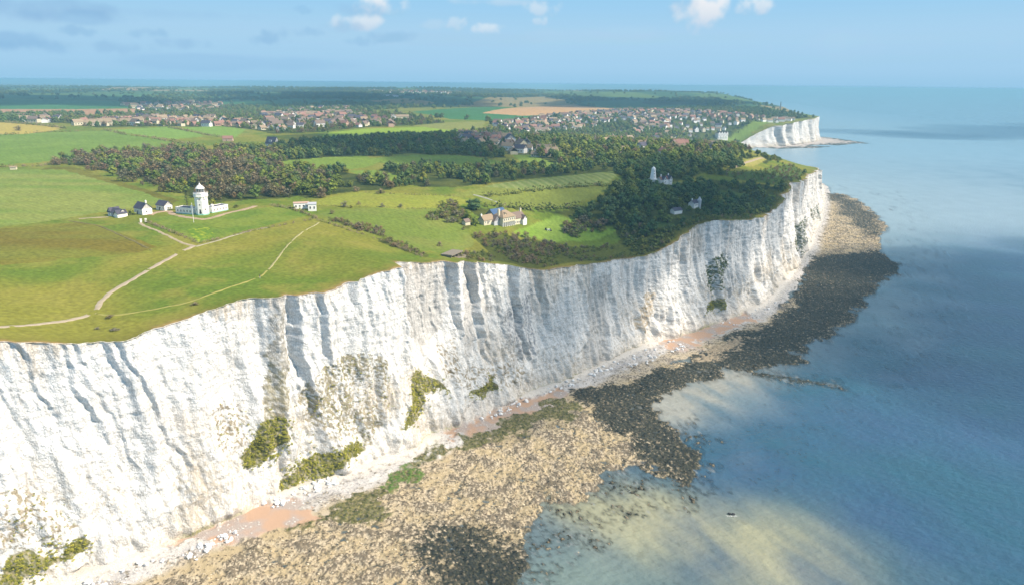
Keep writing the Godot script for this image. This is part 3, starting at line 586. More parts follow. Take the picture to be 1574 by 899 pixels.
# ---------------------------------------------------------------- sky
func make_sky() -> PanoramaSkyMaterial:
	var w := 4096
	var h := 2048
	var im := Image.create_empty(w, h, false, Image.FORMAT_RGB8)
	for j in h:
		var e := 90.0 - (j + 0.5) / h * 180.0   # degrees above the horizon
		var c := Color8(136, 190, 226)
		var steps := [[0.0, Color8(148, 193, 223)], [1.2, Color8(158, 199, 228)], [3.5, Color8(164, 203, 230)], [6.5, Color8(148, 198, 232)], [14.0, Color8(134, 186, 226)], [35.0, Color8(148, 178, 208)], [90.0, Color8(140, 168, 202)]]  # upper steps paled, out of view, to make the sky fill less blue
		if e > 0.0:
			for k in steps.size() - 1:
				if e >= steps[k][0]:
					c = (steps[k][1] as Color).lerp(steps[k + 1][1], smooth(steps[k][0], steps[k + 1][0], e) * 0.5 + 0.5 * clampf((e - steps[k][0]) / (steps[k + 1][0] - steps[k][0]), 0, 1))
		im.fill_rect(Rect2i(0, j, w, 1), c)
	# clouds all round: a few bright heaps with grey-blue smudges between them
	var n := noise(FastNoiseLite.TYPE_SIMPLEX_SMOOTH, 0.045, 5, 77)
	rng.seed = 5
	var list := []
	# those over the view: bearing (degrees right of forward), height (degrees), half width, half height, strength, grey share
	for k: Array in [[-11.7, 4.29, 1.95, 0.63, 0.80, 0.00], [-10.2, 5.40, 1.95, 0.80, 1.00, 0.05], [-12.7, 3.91, 1.49, 0.40, 0.40, 0.70], [-11.1, 5.02, 2.29, 0.52, 0.30, 0.80], [-2.0, 3.88, 1.26, 0.52, 0.60, 0.00], [-4.4, 4.30, 0.80, 0.57, 0.40, 0.05], [-5.4, 4.15, 1.72, 0.46, 0.25, 0.20], [2.0, 5.41, 1.49, 0.69, 0.60, 0.00], [1.9, 4.55, 0.69, 0.34, 0.40, 0.00], [-1.0, 5.84, 3.44, 0.29, 0.40, 0.10], [13.7, 5.33, 1.95, 1.38, 1.10, 0.00], [12.4, 5.56, 1.49, 0.69, 0.35, 0.50], [17.3, 5.49, 1.38, 0.63, 0.85, 0.00], [-31.9, 4.30, 4.01, 0.80, 0.55, 0.85], [-33.6, 2.29, 3.44, 0.57, 0.40, 1.00], [-30.1, 3.06, 1.26, 0.34, 0.35, 1.00], [-32.2, 2.03, 2.29, 0.46, 0.35, 1.00], [-27.4, 2.10, 2.06, 0.46, 0.35, 0.90], [-25.8, 3.07, 1.26, 0.34, 0.30, 1.00], [-23.9, 2.46, 1.95, 0.40, 0.35, 0.90], [-17.5, 3.16, 1.03, 0.57, 0.35, 1.00], [-18.6, 2.78, 1.03, 0.34, 0.25, 1.00], [-15.4, 3.48, 1.15, 0.34, 0.25, 1.00], [-9.2, 3.31, 1.72, 0.46, 0.30, 1.00], [-11.2, 2.95, 1.38, 0.34, 0.25, 1.00], [-25.1, 4.33, 5.16, 0.46, 0.20, 0.90], [-15.5, 4.97, 0.80, 0.29, 0.20, 1.00], [5.3, 3.47, 5.16, 0.57, 0.10, 0.30], [-21.8, 1.25, 9.17, 0.52, 0.20, 1.00], [-4.5, 3.16, 5.16, 0.46, 0.14, 0.60], [10.1, 3.71, 6.88, 0.69, 0.08, 0.20], [25.7, 2.71, 9.17, 1.38, 0.08, 0.20], [-29.8, 3.91, 3.44, 0.46, 0.30, 1.00]]:
		list.append(k)
	for k in 130:
		var b := rng.randf_range(42.0, 318.0)
		var el := rng.randf_range(2.5, 30.0)
		var s := rng.randf_range(0.8, 3.2) * (0.6 + el / 12.0)
		list.append([b, el, s, s * rng.randf_range(0.3, 0.5), rng.randf_range(0.3, 1.0), float(rng.randf() < 0.4)])
	for k in 26:
		var b := rng.randf_range(-42.0, 42.0)
		var el := rng.randf_range(9.0, 30.0)
		var s := rng.randf_range(1.0, 3.2) * (0.6 + el / 12.0)
		list.append([b, el, s, s * rng.randf_range(0.3, 0.5), rng.randf_range(0.3, 1.0), float(rng.randf() < 0.4)])
	for k in 90:  # extra overhead clouds, unseen, added to whiten the fill light on shaded chalk
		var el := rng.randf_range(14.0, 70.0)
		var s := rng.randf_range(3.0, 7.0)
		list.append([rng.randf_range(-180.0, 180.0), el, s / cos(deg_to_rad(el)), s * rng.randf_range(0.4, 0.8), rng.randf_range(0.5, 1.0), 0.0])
	for k: Array in list:
		var cx: float = k[0] / 360.0 * w
		var cy: float = (90.0 - k[1]) / 180.0 * h
		var rx: float = k[2] / 360.0 * w * 1.3
		var ry: float = k[3] / 180.0 * h * 1.3
		var white: Color = Color8(236, 236, 238).lerp(Color8(118, 165, 208), k[5])
		for y in range(int(cy - ry), int(cy + ry) + 1):
			for x in range(int(cx - rx), int(cx + rx) + 1):
				var u: float = (x - cx) / rx
				var v: float = (y - cy) / ry
				var q: float = u * u + v * v
				if q >= 1.0:
					continue
				var m := n.get_noise_2d(x * 26.0 / rx + k[0] * 31.0, y * 26.0 / rx + k[1] * 57.0) * 0.9
				var a := clampf((1.0 - q) * 1.25 + m * 1.1 - 0.35, 0.0, 1.0)
				a = a * a * (3.0 - 2.0 * a) * k[4] * 0.85
				var xx := posmod(x, w)
				# lighter above, greyer at the foot
				var c := white.lerp(Color8(176, 196, 220), clampf(v * 0.6 + 0.2, 0.0, 0.6) * (1.0 - k[5]))
				im.set_pixel(xx, clampi(y, 0, h - 1), im.get_pixel(xx, clampi(y, 0, h - 1)).lerp(c, minf(a, 0.95)))
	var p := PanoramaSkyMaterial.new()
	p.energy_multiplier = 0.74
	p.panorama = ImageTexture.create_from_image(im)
	return p

# ---------------------------------------------------------------- clouds overhead, which shade the land and the sea
func make_cloud(key: String, above: float, size: float, thick: float, density: float, label: String) -> void:
	var s := SUN.normalized()
	var poly: PackedVector2Array = SHADES[key]
	var ground := 0.0 if key in ["c_sea", "c_band"] else 85.0
	var box := Rect2(poly[0], Vector2.ZERO)
	for q in poly:
		box = box.expand(q)
	var run := (above - ground) / s.y
	var mid := box.get_center()
	var root := Node3D.new()
	root.name = numbered("cloud")
	add_child(root, true)
	root.position = Vector3(mid.x, ground, -mid.y) + s * run
	tag(root, label, "cloud", "", "structure")
	var fog := FogMaterial.new()
	fog.density = density
	fog.albedo = Color(0.98, 0.98, 0.99)
	var y := box.position.y + size * 0.5
	while y < box.end.y:
		var x := box.position.x + size * 0.5
		while x < box.end.x:
			var p := Vector2(x, y) + Vector2(rng.randf_range(-0.25, 0.25), rng.randf_range(-0.25, 0.25)) * size
			if Geometry2D.is_point_in_polygon(p, poly):
				var v := FogVolume.new()
				v.name = "puff"
				v.shape = RenderingServer.FOG_VOLUME_SHAPE_ELLIPSOID
				v.material = fog
				v.size = Vector3(size * rng.randf_range(1.5, 2.1), thick * rng.randf_range(0.8, 1.2), size * rng.randf_range(1.5, 2.1))
				root.add_child(v, true)
				v.position = Vector3(p.x - mid.x, rng.randf_range(-0.2, 0.2) * thick, -(p.y - mid.y))
			x += size
		y += size

# ---------------------------------------------------------------- the land
const WOOD_KEYS := ["w_head", "w_bay", "w_brown", "w_mix", "w_darkhill", "w_mid", "w_dark", "w_darkback", "w_rim", "w_tip", "w_behindhouse", "w_sunhill", "w_vill", "w_vill_l"]
const GLADES := ["glade_a", "glade_b", "glade_c", "glade_d", "glade_e", "glade_f", "lawn", "lawn_v", "tan"]

func land_color(x: float, fw: float, inland: float) -> Color:
	var r := sqrt(x * x + fw * fw)
	var wob := 0.002 * r + 0.6
	var wx := n_mid.get_noise_2d(x * 0.6, fw * 0.6) * wob
	var wf := n_mid.get_noise_2d(x * 0.6 + 500.0, fw * 0.6) * wob
	var p := Vector2(x + wx, fw + wf)
	var big := n_soft.get_noise_2d(x, fw)
	var med := n_mid.get_noise_2d(x * 0.5, fw * 0.5)
	var fine := n_fine.get_noise_2d(x * 1.4, fw * 1.4)
	var c: Color
	if r < 2700.0:
		c = lin(158, 158, 76).lerp(lin(122, 146, 62), clampf(0.5 + big * 1.6, 0, 1)).lerp(lin(162, 158, 84), clampf(med * 1.5, 0, 0.7))
	else:
		var v := n_cell.get_noise_2d(x * 0.7, fw * 0.35)
		if v < -0.55: c = lin(84, 120, 84)
		elif v < -0.2: c = lin(118, 146, 84)
		elif v < 0.1: c = lin(70, 98, 72)
		elif v < 0.3: c = lin(176, 160, 120)
		elif v < 0.6: c = lin(104, 132, 80)
		else: c = lin(66, 92, 70)
	for key: String in ["h_left_low", "h_left_up", "h_mid", "h_leftfar", "h_near", "h_hill", "h_top", "h_bay", "h_tip"]:
		if r > 700.0 and inside(HOUSES, key, p):
			c = lin(120, 130, 88).lerp(lin(150, 140, 120), clampf(med * 2.0, 0, 1))
	for key: String in WOOD_KEYS:
		if inside(WOODS, key, p):
			c = lin(74, 88, 52).lerp(lin(104, 112, 60), clampf(0.5 + med * 1.5, 0, 1))
			break
	for key: String in SCRUB:
		if inside(SCRUB, key, p):
			c = lin(110, 118, 62)
	for key: String in FIELDS:
		if not inside(FIELDS, key, p):
			continue
		match key:
			"field_a": c = lin(140, 164, 84).lerp(lin(160, 171, 98), clampf(0.4 + n_soft.get_noise_2d(x * 0.7 + 99.0, fw * 2.5) * 1.6, 0, 1))
			"strip_left": c = lin(124, 124, 58).lerp(lin(142, 142, 68), clampf(med + 0.4, 0, 1))
			"field_b": c = lin(140, 131, 62).lerp(lin(142, 146, 70), clampf(0.4 + n_soft.get_noise_2d(x * 0.6, fw * 2.2) * 2.0, 0, 1))
			"paddock": c = lin(126, 154, 66).lerp(lin(142, 160, 74), clampf(0.5 + med * 2.0, 0, 1))
			"flower": c = lin(126, 162, 64).lerp(lin(186, 196, 74), clampf(fine * 3.0 - 0.1, 0, 0.9))
			"meadow": c = lin(150, 160, 88).lerp(lin(132, 152, 74), clampf(0.4 + big * 2.0 + med, 0, 1))
			"strip_y": c = lin(172, 176, 86).lerp(lin(160, 170, 78), clampf(0.5 + med, 0, 1))
			"field_c": c = lin(138, 158, 94).lerp(lin(168, 178, 120), 0.5 + 0.5 * sin((x * 0.8 + fw * 0.3) * 0.9)) if fw > 575.0 else lin(150, 160, 86)
			"field_d": c = lin(146, 158, 84)
			"lawn": c = lin(148, 182, 80).lerp(lin(164, 192, 92), clampf(0.5 + med * 2.0, 0, 1))
			"field_e": c = lin(132, 162, 80).lerp(lin(142, 170, 88), clampf(0.5 + big * 1.5, 0, 1))
			"field_y": c = lin(216, 196, 112).lerp(lin(204, 186, 108), clampf(0.5 + med * 2.0, 0, 1))
			"field_teal", "field_j": c = lin(88, 142, 96)
			"field_l", "far_teal": c = lin(84, 132, 92)
			"field_pink": c = lin(208, 164, 140)
			"field_k": c = lin(226, 186, 150)
			"field_g", "field_h": c = lin(146, 180, 90)
			"field_i": c = lin(164, 194, 80)
			"field_m": c = lin(160, 166, 100)
			"far_a": c = lin(100, 140, 92)
			"far_wood_a", "far_wood_b", "far_wood_c": c = lin(66, 86, 58)
			"far_pink", "far_y": c = lin(200, 170, 120)
			"tan": c = lin(190, 184, 112)
			"glade_d", "glade_e", "glade_f": c = lin(104, 126, 70)
			_: c = lin(142, 168, 78)
	if inside(FIELDS, "field_a", p):
		c = c * (1.0 + 0.05 * sin((x * 0.62 + fw * 0.78) * 1.5) + 0.05 * n_soft.get_noise_2d((x * 0.62 + fw * 0.78) * 9.0, 3.0))
	elif inside(FIELDS, "field_b", p):
		c = c * (1.0 + 0.12 * n_soft.get_noise_2d((x * 0.7 - fw * 0.7) * 6.0, (x + fw) * 0.5))
	if inland < 9.0 and r < 1500.0:
		var rim := clampf(1.0 - inland / (2.0 + 2.2 * (med + 0.6)), 0, 1)
		c = c.lerp(lin(126, 118, 66), clampf(0.55 * (1.0 - inland / 9.0) + fine * 0.6, 0, 0.8))
		c = c.lerp(lin(190, 158, 120), rim * clampf(0.5 + med * 2.4, 0, 1))
	var k := 1.0 + fine * 0.3 + med * 0.1
	return Color(c.r * k * 1.03, c.g * k * 1.01, c.b * k * 0.8)

func make_land() -> void:
	var radii := PackedFloat32Array()
	var r := 205.0
	while r < 42000.0:
		radii.append(r)
		var dr := clampf(r * r * 1.05e-5, 0.75, 8.5)
		if r > 2600.0:
			dr = 8.5 + (r - 2600.0) * 0.016
		r += dr
	var nx := 760
	var ny := radii.size()
	var pos := PackedVector3Array()
	var col := PackedColorArray()
	var keep := PackedByteArray()
	pos.resize(nx * ny)
	col.resize(nx * ny)
	keep.resize(nx * ny)
	var sines := PackedVector2Array()
	for i in nx:
		var az := deg_to_rad(lerpf(-47.0, 31.0, float(i) / (nx - 1)))
		sines.append(Vector2(sin(az), cos(az)))
	for j in ny:
		var rr := radii[j]
		for i in nx:
			var x := sines[i].x * rr
			var fw := sines[i].y * rr
			var c := to_coast(x, fw)
			var e := edge(c.x) + 0.25
			var at := j * nx + i
			if c.y > e:
				if c.y > e + 0.03 * rr + 60.0:
					pos[at] = Vector3(x, 0, -fw)
					continue
				var q := from_coast(c.x, e)
				x = q.x
				fw = q.y
				c.y = e
			else:
				keep[at] = 1
			var inland := e - c.y
			var y := height(x, fw)
			if inland < 12.0 and rr < 1500.0:
				y -= 0.5 * (1.0 - inland / 12.0) * (1.0 - inland / 12.0)
			elif rr < 1200.0:
				y += n_fine.get_noise_2d(x * 0.3, fw * 0.3) * 0.35
			pos[at] = Vector3(x, y, -fw)
			col[at] = land_color(x, fw, inland)
	tag(put("ground", grid_mesh(nx, ny, pos, col, keep, true), mats.ground), "", "", "", "structure")

# ---------------------------------------------------------------- the cliff
func chalk_color(a: float, y: float, hc: float, shape: float) -> Color:
	var p := Vector2(a + n_mid.get_noise_2d(a * 1.3, y * 1.3) * 3.0, y + n_mid.get_noise_2d(a * 1.3 + 400.0, y * 1.3) * 3.0)
	var streak := n_line.get_noise_2d(a * 1.0, y * 0.06) + 0.5 * n_line.get_noise_2d(a * 3.1 + 77.0, y * 0.12)
	var patch := n_big.get_noise_2d(a * 1.2 + 333.0, y * 1.2)
	var fine := n_fine.get_noise_2d(a * 2.0, y * 2.0)
	var c := Color(0.9, 0.89, 0.87)
	var crack := 1.0 - absf(n_line.get_noise_2d(a * 0.55 + n_mid.get_noise_2d(a, y) * 1.2 + 900.0, y * 0.05))
	var net := 1.0 - absf(n_fine.get_noise_2d(a * 0.9 - y * 0.25 + 40.0, y * 0.45))
	var dirt := clampf(streak * (1.05 + 0.5 * smooth(250.0, 400.0, a)) - 0.15 + patch * 0.5 + 0.16 * smooth(180.0, 260.0, a) + 0.08 * smooth(350.0, 520.0, a), 0.0, 1.0)
	c = c.lerp(Color(0.56, 0.55, 0.54), dirt * 0.75)
	c = c.lerp(Color(0.62, 0.5, 0.36), clampf(patch * 0.9 - 0.2, 0.0, 0.4))
	if y > hc - 7.0:
		c = c.lerp(Color(0.6, 0.5, 0.37), clampf((y - hc + 5.0 + streak * 8.0) / 6.0, 0.0, 0.55) * clampf(0.3 + patch * 2.5, 0.0, 1.0))
	c = c.lerp(Color(0.78, 0.69, 0.58), 0.55 * (1.0 - smooth(2.0, 14.0, y + fine * 6.0)))
	if y < 4.0:
		c = c.lerp(Color(0.42, 0.4, 0.16), (1.0 - smooth(1.2, 3.4, y + fine * 2.0)) * clampf(0.4 + patch * 2.0, 0.0, 1.0))
	var layer := fposmod(y / 3.1 + n_mid.get_noise_2d(a * 0.06, 7.0) * 0.7, 1.0)
	c = c.lerp(Color(0.42, 0.4, 0.37), smooth(0.86, 1.0, 1.0 - absf(layer - 0.5) * 2.0) * 0.4 * clampf(0.2 + n_mid.get_noise_2d(a * 0.5, y * 0.6 + 90.0) * 2.4, 0.0, 1.0))
	var band := n_line.get_noise_2d(a * 0.012 + 5.0, y * 2.3)
	c = c * (1.0 - 0.1 * clampf(band * 3.0 - 0.5, 0.0, 1.0))
	for key: String in STAINS_AND_SHADE:
		if not inside(STAINS_AND_SHADE, key, p):
			continue
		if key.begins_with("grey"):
			c = c.lerp(Color(0.42, 0.4, 0.38), 0.45 + 0.35 * fine)  # greys dirty walls and puts the recess shade into the colour
		elif key == "stain":
			c = c.lerp(Color(0.24, 0.26, 0.3), clampf(0.3 + fine * 1.6 + streak * 0.6, 0.0, 0.85))
		elif key == "ochre":
			c = c.lerp(Color(0.5, 0.37, 0.2), clampf(0.55 + fine, 0.0, 0.9))
		elif key == "v_gully":
			c = c.lerp(Color(0.24, 0.21, 0.1), clampf(0.35 + fine * 1.2 + 0.4 * (1.0 - smooth(40.0, 75.0, y)), 0.0, 0.85))
		elif key.begins_with("v_green") or key == "v_left":
			c = Color(0.15, 0.16, 0.04).lerp(Color(0.27, 0.25, 0.07), clampf(0.5 + fine * 1.6, 0.0, 1.0))
		elif key.begins_with("v_dark"):
			c = c.lerp(Color(0.07, 0.1, 0.05), smooth(-0.12, 0.12, fine + 0.4 * n_mid.get_noise_2d(a * 2.0, y * 1.0)))
		elif key == "v_mottle":
			c = c.lerp(Color(0.27, 0.23, 0.12), smooth(-0.02, 0.18, fine + 0.5 * n_mid.get_noise_2d(a * 1.5, y * 0.8) + 0.10 * smooth(20.0, 50.0, y)) * 0.85)
		else:
			c = c.lerp(Color(0.26, 0.2, 0.1), smooth(0.1, 0.24, fine + 0.4 * n_mid.get_noise_2d(a * 1.8, y * 1.8)) * 0.85)
	c = c.lerp(Color(0.4, 0.37, 0.33), smooth(0.9, 1.0, crack) * 0.6 * clampf(0.4 + patch * 2.0, 0.0, 1.0))
	var low := 1.0 - smooth(0.25, 0.6, y / hc)
	c = c.lerp(Color(0.5, 0.46, 0.4), smooth(0.93 - 0.06 * low, 1.0, net) * (0.38 + 0.25 * low))
	c = c.lerp(Color(0.5, 0.42, 0.3), low * smooth(0.12, 0.4, fine + patch * 0.6) * 0.55)
	var k := 1.0 + fine * 0.08
	return Color(c.r * k, c.g * k, c.b * k)

func make_cliff(from: float, to: float, step_share: float, ny: int, label: String, called: String) -> void:
	var along := PackedFloat32Array()
	var a := from
	while a < to:
		along.append(a)
		var q := from_coast(a, coast(a))
		a += maxf(0.4, q.length() * step_share)
	along.append(to)
	var nx := along.size()
	var rows := ny + 1
	var pos := PackedVector3Array()
	var col := PackedColorArray()
	pos.resize(nx * rows)
	col.resize(nx * rows)
	for i in nx:
		a = along[i]
		var hc := cliff_top(a)
		for j in rows:
			var t := minf(lerpf(-0.03, 1.0, float(j) / (ny - 1)), 1.0)
			var y := t * hc
			var b := cliff_b(a, y, hc)
			if j == ny:
				b -= 3.0
				y -= 0.75
			var q := from_coast(a, b)
			pos[j * nx + i] = Vector3(q.x, y - (0.35 if j == ny - 1 else 0.0), -q.y)
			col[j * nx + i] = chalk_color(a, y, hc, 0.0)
	var o := put(called, grid_mesh(nx, rows, pos, col, PackedByteArray(), true), mats.chalk)
	tag(o, label, "", "", "structure")

# ---------------------------------------------------------------- the foreshore
var masks := {}
const MASK_A := -170.0
const MASK_W := 760
const MASK_H := 90
const MASK_STEP := 2.0

func make_mask(key: String, blur: int) -> void:
	var im := Image.create_empty(MASK_W, MASK_H, false, Image.FORMAT_RF)
	for j in MASK_H:
		for i in MASK_W:
			if inside(SHORE, key, Vector2(MASK_A + i * MASK_STEP, j * MASK_STEP - 10.0)):
				im.set_pixel(i, j, Color(1, 0, 0))
	if blur > 1:
		im.resize(MASK_W / blur, MASK_H / blur, Image.INTERPOLATE_BILINEAR)
		im.resize(MASK_W, MASK_H, Image.INTERPOLATE_CUBIC)
	masks[key] = im.get_data().to_float32_array()

func mask(key: String, a: float, e: float) -> float:
	var x := clampf((a - MASK_A) / MASK_STEP, 0.0, MASK_W - 2.0)
	var y := clampf((e + 10.0) / MASK_STEP, 0.0, MASK_H - 2.0)
	var i := int(x)
	var j := int(y)
	var t: PackedFloat32Array = masks[key]
	var at := j * MASK_W + i
	return lerpf(lerpf(t[at], t[at + 1], x - i), lerpf(t[at + MASK_W], t[at + MASK_W + 1], x - i), y - j)

func shore_look(a: float, e: float) -> Array:
	# [height, colour]
	var wa := a + n_mid.get_noise_2d(a * 0.7, e * 0.7 + 40.0) * 9.0 + n_fine.get_noise_2d(a * 0.8, e * 0.8) * 4.0
	var we := e + n_mid.get_noise_2d(a * 0.7 + 800.0, e * 0.7) * 9.0 + n_fine.get_noise_2d(a * 0.8 + 300.0, e * 0.8) * 4.0
	var reef := clampf(mask("reef", wa, we), 0.0, 1.0)
	var spit := clampf(mask("spit", wa, we), 0.0, 1.0)
	var fine := n_fine.get_noise_2d(a * 1.2, e * 1.2)
	var tiny := n_fine.get_noise_2d(a * 3.0 + 50.0, e * 3.0)
	var med := n_mid.get_noise_2d(a, e)
	var near := 1.0 - smooth(7.0, 17.0, e + med * 6.0)
	var h := -1.6 + 2.25 * smooth(0.0, 0.85, reef) + spit * 1.75 + fine * 0.9 + med * 0.55
	var shoal := clampf(mask("shoal", wa, we), 0.0, 1.0) * (1.0 - reef)
	h = maxf(h, lerpf(-1.6, -1.0 + fine * 2.0 + tiny * 0.7 + med * 1.1, smooth(0.2, 0.7, shoal)))
	h = maxf(h, lerpf(-1.6, 0.55, (1.0 - smooth(26.0, 40.0, e + med * 5.0)) * (1.0 - smooth(480.0, 560.0, a))) + fine * 0.3)
	h = maxf(h, lerpf(-1.6, 1.5, near) + fine * 0.15 + 0.9 * (1.0 - smooth(0.0, 5.0, e)))
	var gully := smooth(0.9, 0.98, 1.0 - absf(n_mid.get_noise_2d(a * 0.35 + e * 0.25, e * 0.5 - a * 0.12))) * smooth(18.0, 26.0, e) * smooth(0.3, 0.6, reef)
	h -= gully * 0.35
	var sand := maxf(mask("sand_a", wa, we), maxf(mask("sand_b", wa, we), mask("sand_c", wa, we)))
	h = lerpf(h, 0.75 + med * 0.1, smooth(0.3, 0.7, sand))
	# colours
	var c := Color(0.66, 0.63, 0.6).lerp(Color(0.42, 0.4, 0.4), clampf(0.35 + tiny * 1.6 + med, 0.0, 1.0))   # shingle
	var rock := smooth(0.25, 0.6, reef) * (1.0 - near)
	var tan := Color(0.54, 0.43, 0.26).lerp(Color(0.64, 0.54, 0.39), clampf(0.5 + med * 1.6, 0.0, 1.0))
	var spots := smooth(0.02, 0.35, tiny * 1.1 + fine * 0.7 + med * 0.9 + 0.2 * smooth(30.0, 85.0, e))
	tan = tan.lerp(Color(0.12, 0.09, 0.06), spots * 0.78)
	c = c.lerp(tan, maxf(rock, smooth(12.0, 20.0, e + med * 8.0) * 0.8))
	c = c.lerp(Color(0.1, 0.085, 0.05), gully * 0.4)
	var algae := clampf(mask("algae", wa, we), 0.0, 1.0)
	c = c.lerp(Color(0.07, 0.085, 0.03).lerp(Color(0.24, 0.22, 0.07), clampf(0.4 + tiny * 2.0, 0.0, 1.0)), smooth(0.2, 0.6, algae + fine * 0.3) * clampf(0.9 + fine * 0.5, 0.0, 1.0))
	if absf(a - 122.0) < 11.0 and algae > 0.3:
		c = c.lerp(Color(0.12, 0.24, 0.04), clampf(0.4 + fine * 2.0, 0.0, 0.8))
	var weed := maxf(mask("weed", wa, we), maxf(mask("weed_b", wa, we), mask("weed_c", wa, we) * 0.75))
	weed = maxf(weed, spit)
	var dark := Color(0.02, 0.028, 0.026).lerp(Color(0.095, 0.09, 0.055), clampf(tiny * 2.2, 0.0, 1.0))
	c = c.lerp(dark, smooth(0.15, 0.75, weed + fine * 0.9 + tiny * 0.5) * 0.96)
	c = c.lerp(dark, smooth(0.1, 0.5, shoal) * (1.0 - smooth(0.2, 0.5, reef)))
	var light := mask("lightreef", wa, we)
	c = c.lerp(Color(0.5, 0.4, 0.27), smooth(0.3, 0.7, light + fine) * 0.8)
	c = c.lerp(Color(0.6, 0.4, 0.28).lerp(Color(0.5, 0.42, 0.38), clampf(0.3 + med * 2.5, 0.0, 1.0)), smooth(0.3, 0.6, sand + tiny * 0.2))
	if e < 9.0:
		c = c.lerp(Color(0.78, 0.73, 0.66), clampf((1.0 - smooth(2.0, 9.0, e + fine * 5.0)) - sand, 0.0, 1.0) * 0.85)
	if h < 0.25 and reef > 0.02:
		c = c.lerp(Color(0.05, 0.055, 0.05), 0.75 * smooth(0.3, -0.1, h))
	return [h, c]

func make_foreshore() -> void:
	for key: String in SHORE:
		make_mask(key, 9 if key in ["weed_b", "weed_c"] else 4)
	var along := PackedFloat32Array()
	var a := -165.0
	while a < 1340.0:
		along.append(a)
		a += maxf(0.5, from_coast(a, coast(a) + 40.0).length() * 0.0018)
	var out := PackedFloat32Array()
	var e := -8.0
	while e < 150.0:
		out.append(e)
		e += 0.55 + maxf(0.0, e - 60.0) * 0.004
	var nx := along.size()
	var ny := out.size()
	var pos := PackedVector3Array()
	var col := PackedColorArray()
	pos.resize(nx * ny)
	col.resize(nx * ny)
	for j in ny:
		for i in nx:
			var look := shore_look(along[i], out[j])
			var q := from_coast(along[i], coast(along[i]) + out[j])
			pos[j * nx + i] = Vector3(q.x, look[0], -q.y)
			col[j * nx + i] = look[1]
	tag(put("beach", grid_mesh(nx, ny, pos, col, PackedByteArray(), true), mats.shore), "rocky foreshore of tan and dark weedy reef below the white cliff", "", "", "structure")
	# the far beach under the second headland
	nx = 260
	ny = 60
	pos.resize(nx * ny)
	col.resize(nx * ny)
	for j in ny:
		for i in nx:
			var aa := 1900.0 + i * 4.2
			var ee := -10.0 + j * 4.0
			var q := from_coast(aa, coast(aa) + ee)
			var fine := n_fine.get_noise_2d(aa * 0.15, ee * 0.3)
			var med := n_mid.get_noise_2d(aa * 0.12, ee * 0.2)
			var reach := 30.0 + 130.0 * bell(aa - 2460.0, 160.0) + 40.0 * bell(aa - 2150.0, 150.0) + med * 60.0
			var h := clampf((reach - ee) * 0.05, -1.5, 1.2) + fine * 0.5
			var c := Color(0.62, 0.55, 0.5).lerp(Color(0.07, 0.08, 0.07), smooth(0.45, 0.8, ee / maxf(reach, 1.0) + fine * 0.7))
			pos[j * nx + i] = Vector3(q.x, h, -q.y)
			col[j * nx + i] = c
	tag(put("beach", grid_mesh(nx, ny, pos, col, PackedByteArray(), true), mats.shore), "pale beach with dark reef under the far white headland", "", "", "structure")

# ---------------------------------------------------------------- the sea
func sea_color(x: float, fw: float) -> Color:
	var c := to_coast(x, fw)
	var e := c.y - coast(c.x)
	var r := sqrt(x * x + fw * fw)
	var med := n_soft.get_noise_2d(x * 1.3, fw * 1.3)
	var fine := n_mid.get_noise_2d(x * 0.8 + fw * 0.3, fw * 0.25)
	var deep := Color(0.032, 0.082, 0.155).lerp(Color(0.026, 0.088, 0.135), clampf(0.5 + med, 0.0, 1.0))
	var milky := Color(0.2, 0.27, 0.27)
	var sand := Color(0.36, 0.34, 0.2)
	var k := 1.0 - smooth(30.0, 80.0 + 0.13 * r, e + med * 60.0)
	var out := deep.lerp(milky, k * 0.6)
	# the turbid bay beyond the point
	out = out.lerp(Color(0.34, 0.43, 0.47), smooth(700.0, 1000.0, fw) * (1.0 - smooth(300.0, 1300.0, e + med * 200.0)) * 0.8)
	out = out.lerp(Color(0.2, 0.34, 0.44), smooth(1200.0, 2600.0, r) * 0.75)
	# sandy plumes over the shallows in front
	var q := Vector2(x - 60.0, fw - 258.0)
	var plume := exp(-pow(q.dot(Vector2(0.92, -0.39)) / 62.0, 2.0) - pow(q.dot(Vector2(0.39, 0.92)) / 28.0, 2.0))
	var q2 := Vector2(x - 98.0, fw - 240.0)
	plume = maxf(plume, exp(-pow(q2.x / 34.0, 2.0) - pow(q2.y / 30.0, 2.0)))
	var q3 := Vector2(x - 88.0, fw - 205.0)
	plume = maxf(plume, 0.8 * exp(-pow(q3.x / 22.0, 2.0) - pow(q3.y / 34.0, 2.0)))
	out = out.lerp(sand, clampf(plume * (0.8 + med * 0.5 + fine * 0.5), 0.0, 0.8))
	var q4 := Vector2(x - 105.0, fw - 390.0)
	var plume2 := exp(-pow(q4.dot(Vector2(0.75, 0.66)) / 70.0, 2.0) - pow(q4.dot(Vector2(-0.66, 0.75)) / 22.0, 2.0))
	out = out.lerp(Color(0.34, 0.32, 0.26), clampf(plume2 * (0.9 + fine * 1.5), 0.0, 0.75))
	out = out.lerp(Color(0.2, 0.25, 0.2), 0.7 * exp(-pow((x - 22.0) / 34.0, 2.0) - pow((fw - 222.0) / 22.0, 2.0)))
	out = out * (1.0 + fine * 0.1)
	out.a = 1.0
	if e < 150.0 and c.x < 1340.0 and c.x > -160.0:
		var depth: float = -shore_look(c.x, e)[0]
		out.a = clampf(0.3 + depth * 0.5, 0.3, 1.0)
		var wash := smooth(0.1, 0.4, n_fine.get_noise_2d(x * 0.9, fw * 0.9) + 0.5 * n_mid.get_noise_2d(x * 0.5, fw * 0.5)) * smooth(-0.05, 0.1, depth) * (1.0 - smooth(0.2, 0.7, depth)) * smooth(20.0, 40.0, e)
		out = out.lerp(Color(0.7, 0.74, 0.74, 0.9), wash * 0.35)
	return out

